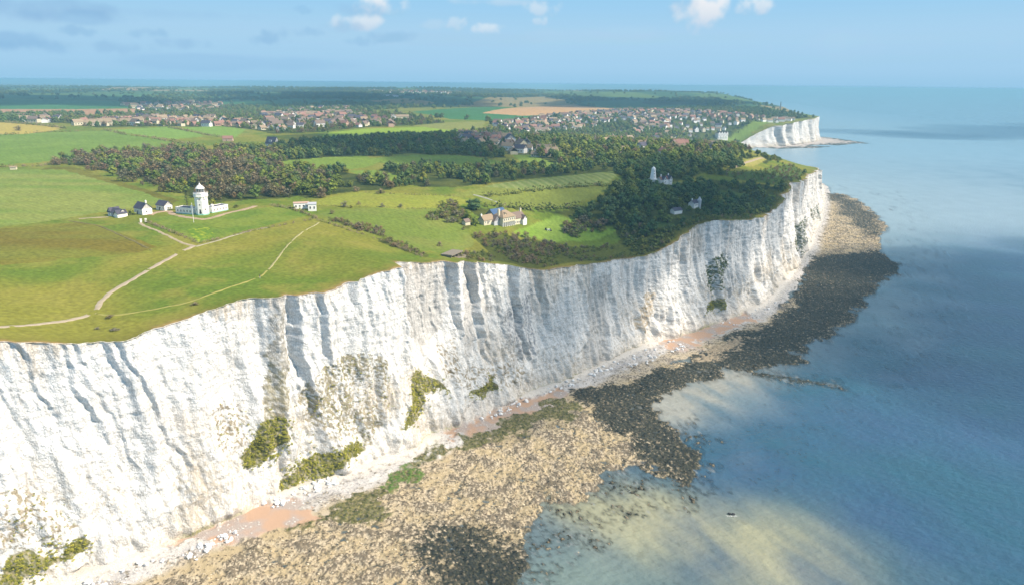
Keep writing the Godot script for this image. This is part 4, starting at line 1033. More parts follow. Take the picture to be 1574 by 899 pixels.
func make_sea() -> void:
	var radii := PackedFloat32Array()
	var r := 90.0
	while r < 46000.0:
		radii.append(r)
		r += clampf(r * r * 2.0e-5, 0.8, 16.0) if r < 2600.0 else 16.0 + (r - 2600.0) * 0.03
	var nx := 520
	var ny := radii.size()
	var pos := PackedVector3Array()
	var col := PackedColorArray()
	var keep := PackedByteArray()
	pos.resize(nx * ny)
	col.resize(nx * ny)
	keep.resize(nx * ny)
	for j in ny:
		for i in nx:
			var az := deg_to_rad(lerpf(-62.0, 60.0, float(i) / (nx - 1)))
			var x := sin(az) * radii[j]
			var fw := cos(az) * radii[j]
			var c := to_coast(x, fw)
			var at := j * nx + i
			pos[at] = Vector3(x, 0, -fw)
			if c.y > coast(c.x) - 40.0 or radii[j] > 2500.0:
				keep[at] = 1
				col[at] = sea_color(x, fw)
				if radii[j] < 900.0:
					var w := 1.0 - smooth(500.0, 900.0, radii[j])
					pos[at].y = w * (0.16 * n_fine.get_noise_2d(x * 0.8 + fw * 0.5, fw * 1.6 - x * 0.5) + 0.26 * n_mid.get_noise_2d(x * 0.9, fw * 2.4 - x))
	tag(put("sea", grid_mesh(nx, ny, pos, col, keep, true), mats.sea), "", "", "", "structure")

func make_path(key: String, wide: float, tone: Color, label: String) -> void:
	var c := Curve3D.new()
	var pts: PackedVector2Array = PATHS[key]
	for i in pts.size():
		var p := Vector3(pts[i].x, 0, pts[i].y)
		var q: Vector2 = (pts[mini(i + 1, pts.size() - 1)] - pts[maxi(i - 1, 0)]) / 6.0
		c.add_point(p, Vector3(-q.x, 0, -q.y), Vector3(q.x, 0, q.y))
	var n := int(c.get_baked_length() / 1.2) + 2
	var pos := PackedVector3Array()
	var col := PackedColorArray()
	for i in n:
		var s := c.get_baked_length() * i / (n - 1)
		var p := c.sample_baked(s)
		var d := (c.sample_baked(s + 0.7) - c.sample_baked(s - 0.7)).normalized()
		var side := Vector3(-d.z, 0, d.x)
		var w := wide * (1.0 + 0.35 * n_fine.get_noise_2d(s, wide * 50.0))
		p += side * n_fine.get_noise_2d(s * 0.6, 99.0) * 0.5
		for k: float in [-0.62, -0.45, 0.0, 0.45, 0.62]:
			var q := p + side * w * k
			pos.append(on_land(q.x, q.z, 0.14 if absf(k) < 0.5 else -0.25))
			col.append(tone * (0.9 + 0.25 * n_fine.get_noise_2d(q.x * 2.0, q.z * 2.0)))
	tag(put("path", grid_mesh(5, n, pos, col, PackedByteArray(), false), mats.path), label, "", "", "structure")

# ---------------------------------------------------------------- plants
var crowns := {}
var trunk_mesh: ArrayMesh
var blocked := {}

func block(x: float, fw: float, r: float) -> void:
	for i in range(int(floor((x - r) / 6.0)), int(floor((x + r) / 6.0)) + 1):
		for j in range(int(floor((fw - r) / 6.0)), int(floor((fw + r) / 6.0)) + 1):
			blocked[Vector2i(i, j)] = true

func is_blocked(x: float, fw: float) -> bool:
	return blocked.has(Vector2i(int(floor(x / 6.0)), int(floor(fw / 6.0))))

# a crown about 1 high and 1 wide, standing on y = 0: lumps of leaf-sized faces round a loose core
func make_crown(sd: int, lumps: int, leaves: int, tone: Color, tone2: Color, twigs: bool, low: float) -> ArrayMesh:
	var g := RandomNumberGenerator.new()
	g.seed = sd
	var bag := Bag.new()
	var mid := []
	for i in lumps:
		var t := TAU * (i + g.randf() * 0.7) / lumps * 1.618
		var d := sqrt(g.randf()) * 0.33
		var y := lerpf(low + 0.16, 0.8, g.randf()) - d * 0.45
		var r := g.randf_range(0.11, 0.19) * (0.85 if twigs else 1.0)
		mid.append([Vector3(cos(t) * d, maxf(y, low + r * 0.8), sin(t) * d), r, tone.lerp(tone2, g.randf_range(0.25, 0.75))])
	mid.append([Vector3(0, 0.74, 0), 0.2, tone.lerp(tone2, 0.5)])
	for m: Array in mid:
		var c: Vector3 = m[0]
		var r: float = m[1] * (0.6 if twigs else 0.8)
		var ring := []
		var k: Color = m[2]
		for i in 6:
			var t := TAU * i / 6 + g.randf() * 0.4
			ring.append(c + Vector3(cos(t) * r * g.randf_range(0.8, 1.1), g.randf_range(-0.3, 0.3) * r, sin(t) * r * g.randf_range(0.8, 1.1)))
		var top := c + Vector3(g.randf_range(-0.3, 0.3) * r, r, g.randf_range(-0.3, 0.3) * r)
		var bot := c - Vector3(0, r * 0.9, 0)
		for i in 6:
			bag.tri(ring[i], ring[(i + 1) % 6], top, k)
			bag.tri(ring[(i + 1) % 6], ring[i], bot, k)
	for i in leaves:
		var m: Array = mid[g.randi() % mid.size()]
		var d := Vector3(g.randfn(), g.randfn() * 0.9 + 0.25, g.randfn()).normalized()
		var p: Vector3 = m[0] + d * m[1] * g.randf_range(0.75, 1.18)
		var n := (d + Vector3(g.randfn(), g.randfn(), g.randfn()) * 0.45).normalized()
		var u := n.cross(Vector3(g.randfn(), g.randfn(), g.randfn())).normalized()
		var v := n.cross(u)
		var k: Color = m[2] * g.randf_range(0.86, 1.16)
		var first := bag.nor.size()
		if twigs:
			var s := g.randf_range(0.014, 0.03)
			bag.tri(p - u * s, p + v * s * 1.3, p + u * s, k)
			bag.tri(p + u * s * 0.4, p + d * s * 2.6, p - u * s * 0.4, k)
		else:
			var s := g.randf_range(0.028, 0.05)
			bag.quad(p - u * s, p + v * s * 0.8, p + u * s, p - v * s * 0.8, k)
		for q in range(first, bag.nor.size()):
			bag.nor[q] = (d + n * 0.45 + Vector3(0, 0.15, 0)).normalized()
	return bag.mesh()

func make_plants() -> void:
	for i in 4:
		crowns["bare%d" % i] = make_crown(100 + i, 20, 900, Color(0.2, 0.158, 0.09), Color(0.27, 0.22, 0.13), true, 0.08)
		crowns["green%d" % i] = make_crown(120 + i, 16, 560, Color(0.12, 0.16, 0.035), Color(0.2, 0.23, 0.055), false, 0.1)
		crowns["dark%d" % i] = make_crown(140 + i, 16, 560, Color(0.08, 0.13, 0.045), Color(0.155, 0.205, 0.075), false, 0.06)
		crowns["fresh%d" % i] = make_crown(160 + i, 16, 500, Color(0.19, 0.24, 0.04), Color(0.26, 0.29, 0.065), false, 0.1)
		crowns["scrub%d" % i] = make_crown(180 + i, 15, 600, Color(0.25, 0.187, 0.12), Color(0.34, 0.262, 0.17), true, 0.0)
		crowns["shrub%d" % i] = make_crown(200 + i, 9, 260, Color(0.14, 0.17, 0.04), Color(0.23, 0.24, 0.07), false, 0.0)
	var b := Bag.new()
	b.lathe([Vector2(0.045, -0.12), Vector2(0.03, 0.2), Vector2(0.018, 0.55), Vector2(0.0, 0.7)], 7)
	for i in 5:
		var t := TAU * i / 5
		b.tube(Vector3(0, 0.22 + i * 0.05, 0), Vector3(cos(t) * 0.26, 0.5 + i * 0.04, sin(t) * 0.26), 0.015, 0.004, 5)
	trunk_mesh = b.mesh()

const TREE_WORDS := {"bare": "brown twiggy tree", "green": "leafy green tree", "dark": "dark green tree", "fresh": "bright yellow-green tree", "scrub": "brown leafless shrub", "shrub": "green shrub"}
const TREE_NAMES := {"bare": "bare_tree", "green": "leafy_tree", "dark": "dark_tree", "fresh": "pale_green_tree", "scrub": "brown_shrub", "shrub": "green_shrub"}
const PLACES := {
	"w_brown": "in the brown wood behind the lighthouse", "w_mix": "in the mixed wood right of the lighthouse", "w_darkhill": "on the shaded wooded hill in the middle", "w_mid": "in the tree belt above the shaded fields",
	"w_dark": "in the dark wood along the clifftop", "w_darkback": "on the dark ridge behind the windmill", "w_rim": "below the open clifftop by the point", "w_head": "along the top of the far headland", "w_bay": "on the slope by the far headland", "w_tip": "on the clifftop by the point", "w_behindhouse": "in the shady belt behind the country house",
	"w_sunhill": "on the sunlit hillside below the village", "w_vill": "among the houses of the hillside village", "w_vill_l": "among the houses of the left village",
	"s_houseleft": "in the thicket left of the country house", "s_front": "in scrub before the country house", "s_rim": "in the scrub above the cliff edge", "s_line": "in the scrub line down the meadow edge", "s_line2": "in low scrub near the concrete shelter", "s_lawn": "beside the bright lawn", "s_brow": "on the brow below the dark wood", "s_point": "scattered over the open clifftop by the point", "s_edge": "on the cliff edge below the dark wood"}

func plant(kind: String, x: float, fw: float, size: float, wide: float, label: String, category: String, group := "") -> Node3D:
	var o := thing(TREE_NAMES[kind], label, category, on_land(x, fw), rng.randf() * TAU, group)
	if kind in ["scrub", "shrub"]:
		wide *= 1.35
	o.scale = Vector3(size * wide, size, size * wide)
	if kind in ["scrub", "shrub"]:
		put("foliage", crowns[kind + str(rng.randi() % 4)], mats["leaf%d" % (rng.randi() % 4)], o)
		put("stem", trunk_mesh, mats.bark, o)
	else:
		put("crown", crowns[kind + str(rng.randi() % 4)], mats["leaf%d" % (rng.randi() % 4)], o)
		put("trunk", trunk_mesh, mats.bark, o)
	return o

func pick(weights: Array) -> String:
	var r := rng.randf()
	for w: Array in weights:
		r -= w[1]
		if r <= 0.0:
			return w[0]
	return weights[-1][0]

func open_ground(p: Vector2) -> bool:
	for key: String in GLADES:
		if inside(FIELDS, key, p):
			return true
	for key: String in ["field_c", "field_d", "strip_y", "field_i", "field_m", "field_e", "strip_left", "meadow", "field_k", "field_j", "paddock", "field_g", "field_h"]:
		if inside(FIELDS, key, p):
			return true
	return false

func make_woods() -> void:
	for i in 4:
		var m := tinted(0.8, 0.25)
		m.albedo_color = [Color(1, 1, 1), Color(0.9, 0.93, 0.86), Color(1, 0.95, 0.88), Color(0.88, 0.95, 0.97)][i]
		mats["leaf%d" % i] = m
	var spots := {"bare": [], "green": [], "dark": [], "fresh": [], "scrub": [], "shrub": []}
	var plan := {
		"w_brown": [7.6, 8.2, [["bare", 0.72], ["green", 0.2], ["fresh", 0.05], ["dark", 0.03]]], "w_mix": [7.8, 7.8, [["bare", 0.26], ["green", 0.5], ["fresh", 0.1], ["dark", 0.14]]],
		"w_darkhill": [8.6, 8.6, [["dark", 0.62], ["green", 0.34], ["bare", 0.04]]], "w_mid": [8.4, 7.6, [["dark", 0.5], ["green", 0.42], ["fresh", 0.03], ["bare", 0.05]]],
		"w_dark": [7.6, 9.0, [["dark", 0.74], ["green", 0.24], ["fresh", 0.02]]], "w_darkback": [7.8, 8.5, [["dark", 0.72], ["green", 0.28]]], "w_rim": [7.0, 7.0, [["dark", 0.62], ["green", 0.38]]], "w_head": [15.0, 9.0, [["dark", 0.7], ["green", 0.3]]], "w_bay": [13.0, 7.0, [["green", 0.5], ["dark", 0.5]]], "w_tip": [7.0, 6.0, [["dark", 0.5], ["green", 0.5]]],
		"w_behindhouse": [6.5, 8.0, [["dark", 0.8], ["green", 0.2]]], "w_sunhill": [12.0, 10.5, [["green", 0.5], ["fresh", 0.14], ["bare", 0.2], ["dark", 0.16]]], "w_vill": [12.0, 8.5, [["green", 0.46], ["dark", 0.4], ["bare", 0.14]]],
		"w_vill_l": [12.5, 8.5, [["bare", 0.38], ["green", 0.4], ["dark", 0.22]]],
		"s_houseleft": [4.6, 4.2, [["scrub", 0.62], ["shrub", 0.38]]], "s_front": [4.0, 3.0, [["scrub", 0.75], ["shrub", 0.25]]], "s_rim": [3.2, 2.0, [["shrub", 0.66], ["scrub", 0.34]]], "s_line": [3.2, 2.6, [["scrub", 0.8], ["shrub", 0.2]]],
		"s_line2": [3.0, 2.2, [["scrub", 0.75], ["shrub", 0.25]]], "s_lawn": [4.2, 5.0, [["scrub", 0.6], ["shrub", 0.4]]], "s_edge": [4.6, 4.0, [["shrub", 0.9], ["scrub", 0.1]]], "s_brow": [3.6, 2.6, [["shrub", 0.9], ["scrub", 0.1]]], "s_point": [8.0, 3.6, [["shrub", 0.7], ["scrub", 0.3]]]}
	for key: String in plan:
		var source: Dictionary = WOODS if WOODS.has(key) else SCRUB
		inside(source, key, Vector2.ZERO)
		var box: Rect2 = boxes[key]
		var step: float = plan[key][0]
		var y := box.position.y
		while y < box.end.y:
			var x := box.position.x
			while x < box.end.x:
				var p := Vector2(x + rng.randf_range(-0.45, 0.45) * step, y + rng.randf_range(-0.45, 0.45) * step)
				x += step
				var ragged := Vector2(n_soft.get_noise_2d(p.x * 3.0, p.y * 3.0), n_soft.get_noise_2d(p.x * 3.0 + 400.0, p.y * 3.0)) * (34.0 if WOODS.has(key) and key != "w_dark" else 6.0)
				if not inside(source, key, p + ragged) or is_blocked(p.x, p.y) or (WOODS.has(key) and open_ground(p)):
					continue
				var c := to_coast(p.x, p.y)
				if edge(c.x) - c.y < (1.2 if key in ["s_rim", "s_brow"] else 3.0) or p.length() > (4200.0 if key == "w_head" else 2650.0):
					continue
				var clump := n_soft.get_noise_2d(p.x * 2.5, p.y * 2.5)
				if key == "w_rim" and clump < 0.04:
					continue
				if key in ["w_tip", "w_bay", "s_rim", "s_line", "s_line2", "w_vill", "w_vill_l"] and clump < -0.12:
					continue
				if key in ["w_mix", "w_mid", "w_brown", "w_darkhill"] and n_soft.get_noise_2d(p.x * 2.2 + 60.0, p.y * 2.2) < (-0.3 if key in ["w_brown", "w_darkhill"] else -0.14):
					continue
				if key == "s_rim" and rng.randf() < 0.2:
					continue
				var kind := pick(plan[key][2])
				if key == "w_brown":
					kind = ("green" if rng.randf() < 0.7 else "fresh") if clump > 0.2 else "bare" if rng.randf() < 0.92 else "dark"
				elif key == "w_mix":
					kind = "bare" if clump < -0.1 else "fresh" if clump > 0.28 else "green" if rng.randf() < 0.8 else "dark"
				var size: float = plan[key][1] * (0.55 + 0.85 * pow(rng.randf(), 1.4))
				if key == "w_dark":
					size *= 0.55 + 0.45 * smooth(4.0, 40.0, edge(c.x) - c.y)
				var at := (p - box.position) / box.size
				var where: String = ["far left", "left", "centre-left", "centre-right", "right", "far right"][clampi(int(at.x * 6.0), 0, 5)] + " " + ["front edge", "front", "middle", "back", "back edge"][clampi(int(at.y * 5.0), 0, 4)]
				spots[kind].append([p.length(), p.x, p.y, size, rng.randf_range(0.9, 1.22), key, where])
			y += step
	# far trees, hedges and woods beyond the villages
	for i in 22000:
		var az := deg_to_rad(rng.randf_range(-44.0, 20.0))
		var rr := 1500.0 * exp(rng.randf() * 1.9)
		var p := Vector2(sin(az) * rr, cos(az) * rr)
		var c := to_coast(p.x, p.y)
		if edge(c.x) - c.y < 20.0 or is_blocked(p.x, p.y) or open_ground(p):
			continue
		if inside(FIELDS, "field_y", p) or inside(FIELDS, "field_teal", p) or inside(FIELDS, "field_pink", p) or inside(FIELDS, "field_l", p):
			continue
		var v := n_cell.get_noise_2d(p.x * 0.7, p.y * 0.35)
		var w := absf(n_soft.get_noise_2d(p.x * 0.25 + 70.0, p.y * 0.5))
		var wood := (v > -0.2 and v < 0.1) or v >= 0.6
		for key: String in ["far_wood_a", "far_wood_b", "far_wood_c"]:
			wood = wood or inside(FIELDS, key, p)
		if not (wood or w < 0.035):
			continue
		spots["dark" if rng.randf() < 0.6 else "green"].append([rr, p.x, p.y, 12.0 * rng.randf_range(0.8, 1.3), 1.5 if rr > 2800.0 else 1.1, "far", ""])
	for kind: String in spots:
		var list: Array = spots[kind]
		list.sort_custom(func(a, b): return a[0] < b[0])
		var rest := [[], [], [], []]
		var tints := [[], [], [], []]
		for i in list.size():
			var s: Array = list[i]
			if i < 300 and s[5] != "far":
				var label := "%s %s %s, %s" % ["tall" if s[3] > (10.5 if not kind in ["scrub", "shrub"] else 4.6) else "low" if s[3] < (7.5 if not kind in ["scrub", "shrub"] else 3.0) else "middling", TREE_WORDS[kind], PLACES[s[5]], s[6]]
				plant(kind, s[1], s[2], s[3], s[4], label, "shrub" if kind in ["scrub", "shrub"] else "tree", "%ss %s" % [TREE_WORDS[kind], PLACES[s[5]]])
			else:
				var k := rng.randi() % 4
				var tall: float = s[3]
				rest[k].append(Transform3D(Basis(Vector3.UP, rng.randf() * TAU).scaled(Vector3(tall * s[4], tall, tall * s[4])), on_land(s[1], s[2], -0.02 * tall)))
				tints[k].append(Color(rng.randf_range(0.85, 1.15), rng.randf_range(0.9, 1.1), rng.randf_range(0.8, 1.1)))
		print(kind, " ", list.size())
		for k in 4:
			if rest[k].size():
				var o := many(crowns[kind + str(k)], mats.leaf, rest[k], tints[k])
				o.name = numbered("distant_" + TREE_NAMES[kind] + "s")
				add_child(o, true)
				tag(o, "far mass of %ss over the hills and village gardens" % TREE_WORDS[kind], "woodland", "", "stuff")

func make_hedge(key: String, tall: float, mixed: float, label: String, gappy := 0.0) -> void:
	var pts: PackedVector2Array = HEDGES[key]
	var bag := Bag.new()
	var bases := []
	for i in 2:
		for kind: String in ["scrub", "shrub"]:
			var b := Bag.new()
			var arr: Array = crowns[kind + str(i)].surface_get_arrays(0)
			var take := 3 * 150
			b.pos = (arr[Mesh.ARRAY_VERTEX] as PackedVector3Array).slice(0, take)
			b.nor = (arr[Mesh.ARRAY_NORMAL] as PackedVector3Array).slice(0, take)
			b.col = (arr[Mesh.ARRAY_COLOR] as PackedColorArray).slice(0, take)
			bases.append(b)
	var far := pts[0].length() > 850.0
	for i in pts.size() - 1:
		var n := int(pts[i].distance_to(pts[i + 1]) / (tall * (0.75 if far else 0.5))) + 1
		for j in n:
			var p := pts[i].lerp(pts[i + 1], (j + rng.randf() * 0.6) / n) + Vector2(rng.randfn(), rng.randfn()) * 0.22 * tall
			if rng.randf() < gappy or n_mid.get_noise_2d(p.x * 0.6, p.y * 0.6) < -0.6 + gappy:
				continue
			var s := tall * rng.randf_range(0.6, 1.35)
			var w := s * rng.randf_range(1.0, 1.5)
			bag.add(bases[(1 if rng.randf() < mixed else 0) + 2 * (rng.randi() % 2)], Transform3D(Basis(Vector3.UP, rng.randf() * TAU).scaled(Vector3(w, s, w)), on_land(p.x, p.y, -0.1 * s)), Color.WHITE * rng.randf_range(0.8, 1.15))
	tag(put("hedge", bag.mesh(), mats.leaf), label, "hedge")

# ---------------------------------------------------------------- buildings
func slab(parent: Node3D, called: String, m: Material, lo: Vector3, hi: Vector3, turn := 0.0) -> MeshInstance3D:
	var b := Bag.new()
	var c := (lo + hi) * 0.5
	b.box(lo - c, hi - c)
	var o := put(called, b.mesh(), m, parent)
	o.position = c
	if turn != 0.0:
		o.rotation.y = turn
	return o

# a window in a wall: frame a little proud, pane inside it; face 0 looks along +z, 1 along +x, 2 along -x
func window(parent: Node3D, at: Vector3, w: float, h: float, face := 0, frame: Material = null) -> void:
	var o := Node3D.new()
	o.name = "window"
	parent.add_child(o, true)
	o.position = at
	o.rotation.y = [0.0, PI / 2, -PI / 2][face]
	var b := Bag.new()
	var f := 0.1
	b.box(Vector3(-w / 2 - f, -h / 2 - f, -0.05), Vector3(w / 2 + f, -h / 2, 0.09))
	b.box(Vector3(-w / 2 - f, h / 2, -0.05), Vector3(w / 2 + f, h / 2 + f, 0.09))
	b.box(Vector3(-w / 2 - f, -h / 2, -0.05), Vector3(-w / 2, h / 2, 0.09))
	b.box(Vector3(w / 2, -h / 2, -0.05), Vector3(w / 2 + f, h / 2, 0.09))
	b.box(Vector3(-0.04, -h / 2, -0.03), Vector3(0.04, h / 2, 0.07))
	put("frame", b.mesh(), frame if frame else mats.white, o)
	var p := Bag.new()
	p.box(Vector3(-w / 2, -h / 2, -0.04), Vector3(w / 2, h / 2, 0.035))
	put("pane", p.mesh(), mats.glass, o)

# walls with gables at both ends of the ridge (along x); y from -2 so that it stands in sloping ground
func gable_walls(l: float, d: float, h: float, rise: float) -> ArrayMesh:
	var b := Bag.new()
	b.box(Vector3(-l / 2, -2.5, -d / 2), Vector3(l / 2, h, d / 2))
	for s: float in [-1.0, 1.0]:
		var x := s * l / 2
		var x2 := s * (l / 2 - 0.3)
		var p := [Vector3(x, h, d / 2), Vector3(x, h, -d / 2), Vector3(x, h + rise, 0)]
		var q := [Vector3(x2, h, d / 2), Vector3(x2, h, -d / 2), Vector3(x2, h + rise, 0)]
		b.tri(p[0], p[2], p[1])
		b.tri(p[0], p[1], p[2])
		b.tri(q[0], q[1], q[2])
		b.tri(q[0], q[2], q[1])
	return b.mesh()

func gable_roof(l: float, d: float, h: float, rise: float, over := 0.35) -> ArrayMesh:
	var b := Bag.new()
	var k := rise / (d / 2)
	var x := l / 2 + over
	var z := d / 2 + over
	var y := h - over * k
	var t := 0.22
	for s: float in [-1.0, 1.0]:
		var p := [Vector3(-x, y + 0.04, s * z), Vector3(x, y + 0.04, s * z), Vector3(x, h + rise + 0.04, 0), Vector3(-x, h + rise + 0.04, 0)]
		var up := Vector3(0, t, 0)
		b.quad(p[0] + up, p[1] + up, p[2] + up, p[3] + up) if s < 0 else b.quad(p[3] + up, p[2] + up, p[1] + up, p[0] + up)
		b.quad(p[3], p[2], p[1], p[0]) if s < 0 else b.quad(p[0], p[1], p[2], p[3])
		b.quad(p[0], p[1], p[1] + up, p[0] + up)
		b.quad(p[1], p[2], p[2] + up, p[1] + up)
		b.quad(p[3], p[0], p[0] + up, p[3] + up)
	return b.mesh()

func hip_roof(l: float, d: float, h: float, rise: float, over := 0.4, ridge := -1.0) -> ArrayMesh:
	var b := Bag.new()
	var x := l / 2 + over
	var z := d / 2 + over
	var r: float = maxf(0.2, (l - d) / 2) if ridge < 0.0 else ridge
	var a := [Vector3(-x, h, z), Vector3(x, h, z), Vector3(x, h, -z), Vector3(-x, h, -z)]
	var up := Vector3(0, 0.2, 0)
	var e := Vector3(-r, h + rise, 0)
	var f := Vector3(r, h + rise, 0)
	b.quad(a[0] + up, e, f, a[1] + up)
	b.quad(a[2] + up, f, e, a[3] + up)
	b.tri(a[1] + up, f, a[2] + up)
	b.tri(a[3] + up, e, a[0] + up)
	for i in 4:
		b.quad(a[i], a[i] + up, a[(i + 1) % 4] + up, a[(i + 1) % 4])
	b.quad(a[0], a[1], a[2], a[3])
	return b.mesh()

func chimney(parent: Node3D, at: Vector3, w: float, tall: float, m: Material) -> void:
	var o := put("chimney", null, m, parent)
	var b := Bag.new()
	b.box(Vector3(-w / 2, -1.2, -w / 2), Vector3(w / 2, tall, w / 2))
	b.box(Vector3(-w / 2 - 0.12, tall - 0.35, -w / 2 - 0.12), Vector3(w / 2 + 0.12, tall - 0.1, w / 2 + 0.12))
	for s: float in [-0.25, 0.25]:
		b.tube(Vector3(s * w, tall, 0), Vector3(s * w, tall + 0.45, 0), 0.13, 0.1, 6)
	o.mesh = b.mesh()
	o.position = at

func gable_part(parent: Node3D, at: Vector3, turn: float, l: float, d: float, h: float, rise: float, wall: Material, roof: Material) -> void:
	var w := put("wall", gable_walls(l, d, h, rise), wall, parent)
	var r := put("roof", gable_roof(l, d, h, rise), roof, parent)
	for o: MeshInstance3D in [w, r]:
		o.position = at
		o.rotation.y = turn

func make_lighthouse() -> void:
	var t := thing("lighthouse", "white octagonal lighthouse tower with dark-glazed lantern, dome and two low white wings", "lighthouse", on_land(-195.3, 445.2))
	block(-195, 445, 16.0)
	t.scale = Vector3.ONE * 0.87
	var turn := 0.28
	var b := Bag.new()
	b.lathe([Vector2(4.75, -1.5), Vector2(4.75, 0.9), Vector2(4.62, 0.95), Vector2(4.62, 0.9)], 8, Color.WHITE, turn)
	put("plinth", b.mesh(), mats.teal, t)
	b = Bag.new()
	b.lathe([Vector2(4.6, 0.4), Vector2(4.35, 13.2)], 8, Color.WHITE, turn)
	var tower := put("tower", b.mesh(), mats.white, t)
	b = Bag.new()
	b.lathe([Vector2(4.3, 9.6), Vector2(4.6, 9.75), Vector2(4.6, 9.95), Vector2(4.3, 10.1)], 8, Color.WHITE, turn)
	put("string_course", b.mesh(), mats.white, tower)
	b = Bag.new()
	b.lathe([Vector2(4.36, 12.4), Vector2(5.15, 13.2), Vector2(5.15, 13.45), Vector2(4.95, 13.5), Vector2(4.95, 15.1), Vector2(5.1, 15.12), Vector2(5.1, 15.35), Vector2(4.65, 15.35), Vector2(4.65, 14.0), Vector2(0.0, 14.0)], 8, Color.WHITE, turn)
	put("gallery", b.mesh(), mats.white, t)
	for i in 16:
		var a := turn + TAU * i / 16.0
		b = Bag.new()
		b.box(Vector3(-0.18, -0.8, -0.55), Vector3(0.18, 0, 0.0))
		var o := put("bracket", b.mesh(), mats.white, t)
		o.position = Vector3(cos(a) * 4.75, 13.15, sin(a) * 4.75)
		o.rotation.y = -a + PI / 2
	b = Bag.new()
	b.lathe([Vector2(2.95, 14.0), Vector2(2.95, 15.7), Vector2(3.05, 15.75), Vector2(3.05, 15.95), Vector2(2.7, 16.0)], 16)
	put("lantern_base", b.mesh(), mats.white, t)
	for i in 16:
		var a0 := TAU * i / 16.0
		var a1 := TAU * (i + 1) / 16.0
		b = Bag.new()
		var p := Vector3(cos(a0) * 2.72, 16.0, sin(a0) * 2.72)
		var q := Vector3(cos(a1) * 2.72, 16.0, sin(a1) * 2.72)
		var up := Vector3(0, 2.6, 0)
		b.quad(p, q, q + up, p + up)
		put("pane", b.mesh(), mats.glass, t)
		b = Bag.new()
		b.tube(p, p + up, 0.09, 0.09, 5)
		put("glazing_bar", b.mesh(), mats.white, t)
	b = Bag.new()
	b.lathe([Vector2(0.9, 16.0), Vector2(1.2, 16.6), Vector2(1.2, 18.0), Vector2(0.5, 18.5)], 10)
	put("lens", b.mesh(), mats.grey_wall, t)
	b = Bag.new()
	b.lathe([Vector2(3.1, 18.5), Vector2(3.2, 18.6), Vector2(3.2, 18.95), Vector2(2.9, 19.1), Vector2(2.1, 20.2), Vector2(1.1, 21.0), Vector2(0.45, 21.35), Vector2(0.4, 21.6), Vector2(0.6, 21.9), Vector2(0.4, 22.2), Vector2(0.12, 22.35), Vector2(0.08, 23.4), Vector2(0.0, 23.45)], 16)
	put("dome", b.mesh(), mats.white, t)
	b = Bag.new()
	for i in 24:
		var a := TAU * i / 24.0
		b.tube(Vector3(cos(a) * 4.85, 15.3, sin(a) * 4.85), Vector3(cos(a) * 4.85, 16.1, sin(a) * 4.85), 0.04, 0.04, 4)
		var a2 := TAU * (i + 1) / 24.0
		b.tube(Vector3(cos(a) * 4.85, 16.1, sin(a) * 4.85), Vector3(cos(a2) * 4.85, 16.1, sin(a2) * 4.85), 0.05, 0.05, 4)
	put("railing", b.mesh(), mats.white, t)
	# openings on the seaward faces of the tower
	for k: Array in [[2, 3.2, 1.2, 2.0], [2, 7.4, 0.7, 1.2], [2, 11.2, 0.9, 1.2], [1, 4.0, 0.8, 1.4], [3, 4.0, 0.8, 1.4], [1, 11.2, 0.8, 1.1]]:
		var a: float = turn + TAU * (k[0] - 0.5) / 8.0
		var r: float = (4.6 - 0.0195 * k[1]) * cos(PI / 8.0)
		var o := Node3D.new()
		o.name = "face"
		window(t, Vector3(cos(a) * r, k[1], sin(a) * r), k[2], k[3])
		t.get_child(t.get_child_count() - 1).rotation.y = PI / 2 - a
		o.free()
	b = Bag.new()
	b.box(Vector3(-0.7, 0, -0.1), Vector3(0.7, 2.3, 0.08))
	var door := put("door", b.mesh(), mats.dark, t)
	var da := turn + TAU * 1.5 / 8.0
	door.position = Vector3(cos(da) * 4.27, 0.2, sin(da) * 4.27)
	door.rotation.y = PI / 2 - da
	# the two wings: flat dark roofs behind white parapets
	for k: Array in [[Vector3(-12.2, 0, -3.6), 0.36 - PI / 2 + PI / 2, 15.5, 7.0, 4.4, 5], [Vector3(5.2, 0, -12.6), 1.16, 15.5, 7.0, 4.2, 5]]:
		var wing := Node3D.new()
		wing.name = "wing"
		t.add_child(wing, true)
		wing.position = k[0]
		wing.rotation.y = -k[1] if k[0].x < 0 else k[1]
		var l: float = k[2]
		var d: float = k[3]
		var h: float = k[4]
		slab(wing, "wall", mats.white, Vector3(-l / 2, -1.5, -d / 2), Vector3(l / 2, h - 0.5, d / 2))
		b = Bag.new()
		b.box(Vector3(-l / 2 - 0.04, -1.4, -d / 2 - 0.04), Vector3(l / 2 + 0.04, 0.7, d / 2 + 0.04))
		put("plinth", b.mesh(), mats.teal, wing)
		b = Bag.new()
		b.box(Vector3(-l / 2 - 0.1, h - 0.5, d / 2 - 0.3), Vector3(l / 2 + 0.1, h + 0.25, d / 2 + 0.1))
		b.box(Vector3(-l / 2 - 0.1, h - 0.5, -d / 2 - 0.1), Vector3(l / 2 + 0.1, h + 0.25, -d / 2 + 0.3))
		b.box(Vector3(-l / 2 - 0.1, h - 0.5, -d / 2 + 0.3), Vector3(-l / 2 + 0.3, h + 0.25, d / 2 - 0.3))
		b.box(Vector3(l / 2 - 0.3, h - 0.5, -d / 2 + 0.3), Vector3(l / 2 + 0.1, h + 0.25, d / 2 - 0.3))
		put("parapet", b.mesh(), mats.white, wing)
		slab(wing, "roof", mats.slate, Vector3(-l / 2 + 0.3, h - 0.5, -d / 2 + 0.3), Vector3(l / 2 - 0.3, h - 0.1, d / 2 - 0.3))
		for i in k[5]:
			window(wing, Vector3(lerpf(-l / 2 + 2.0, l / 2 - 2.0, i / float(k[5] - 1)), 2.2, d / 2), 0.9, 1.5)
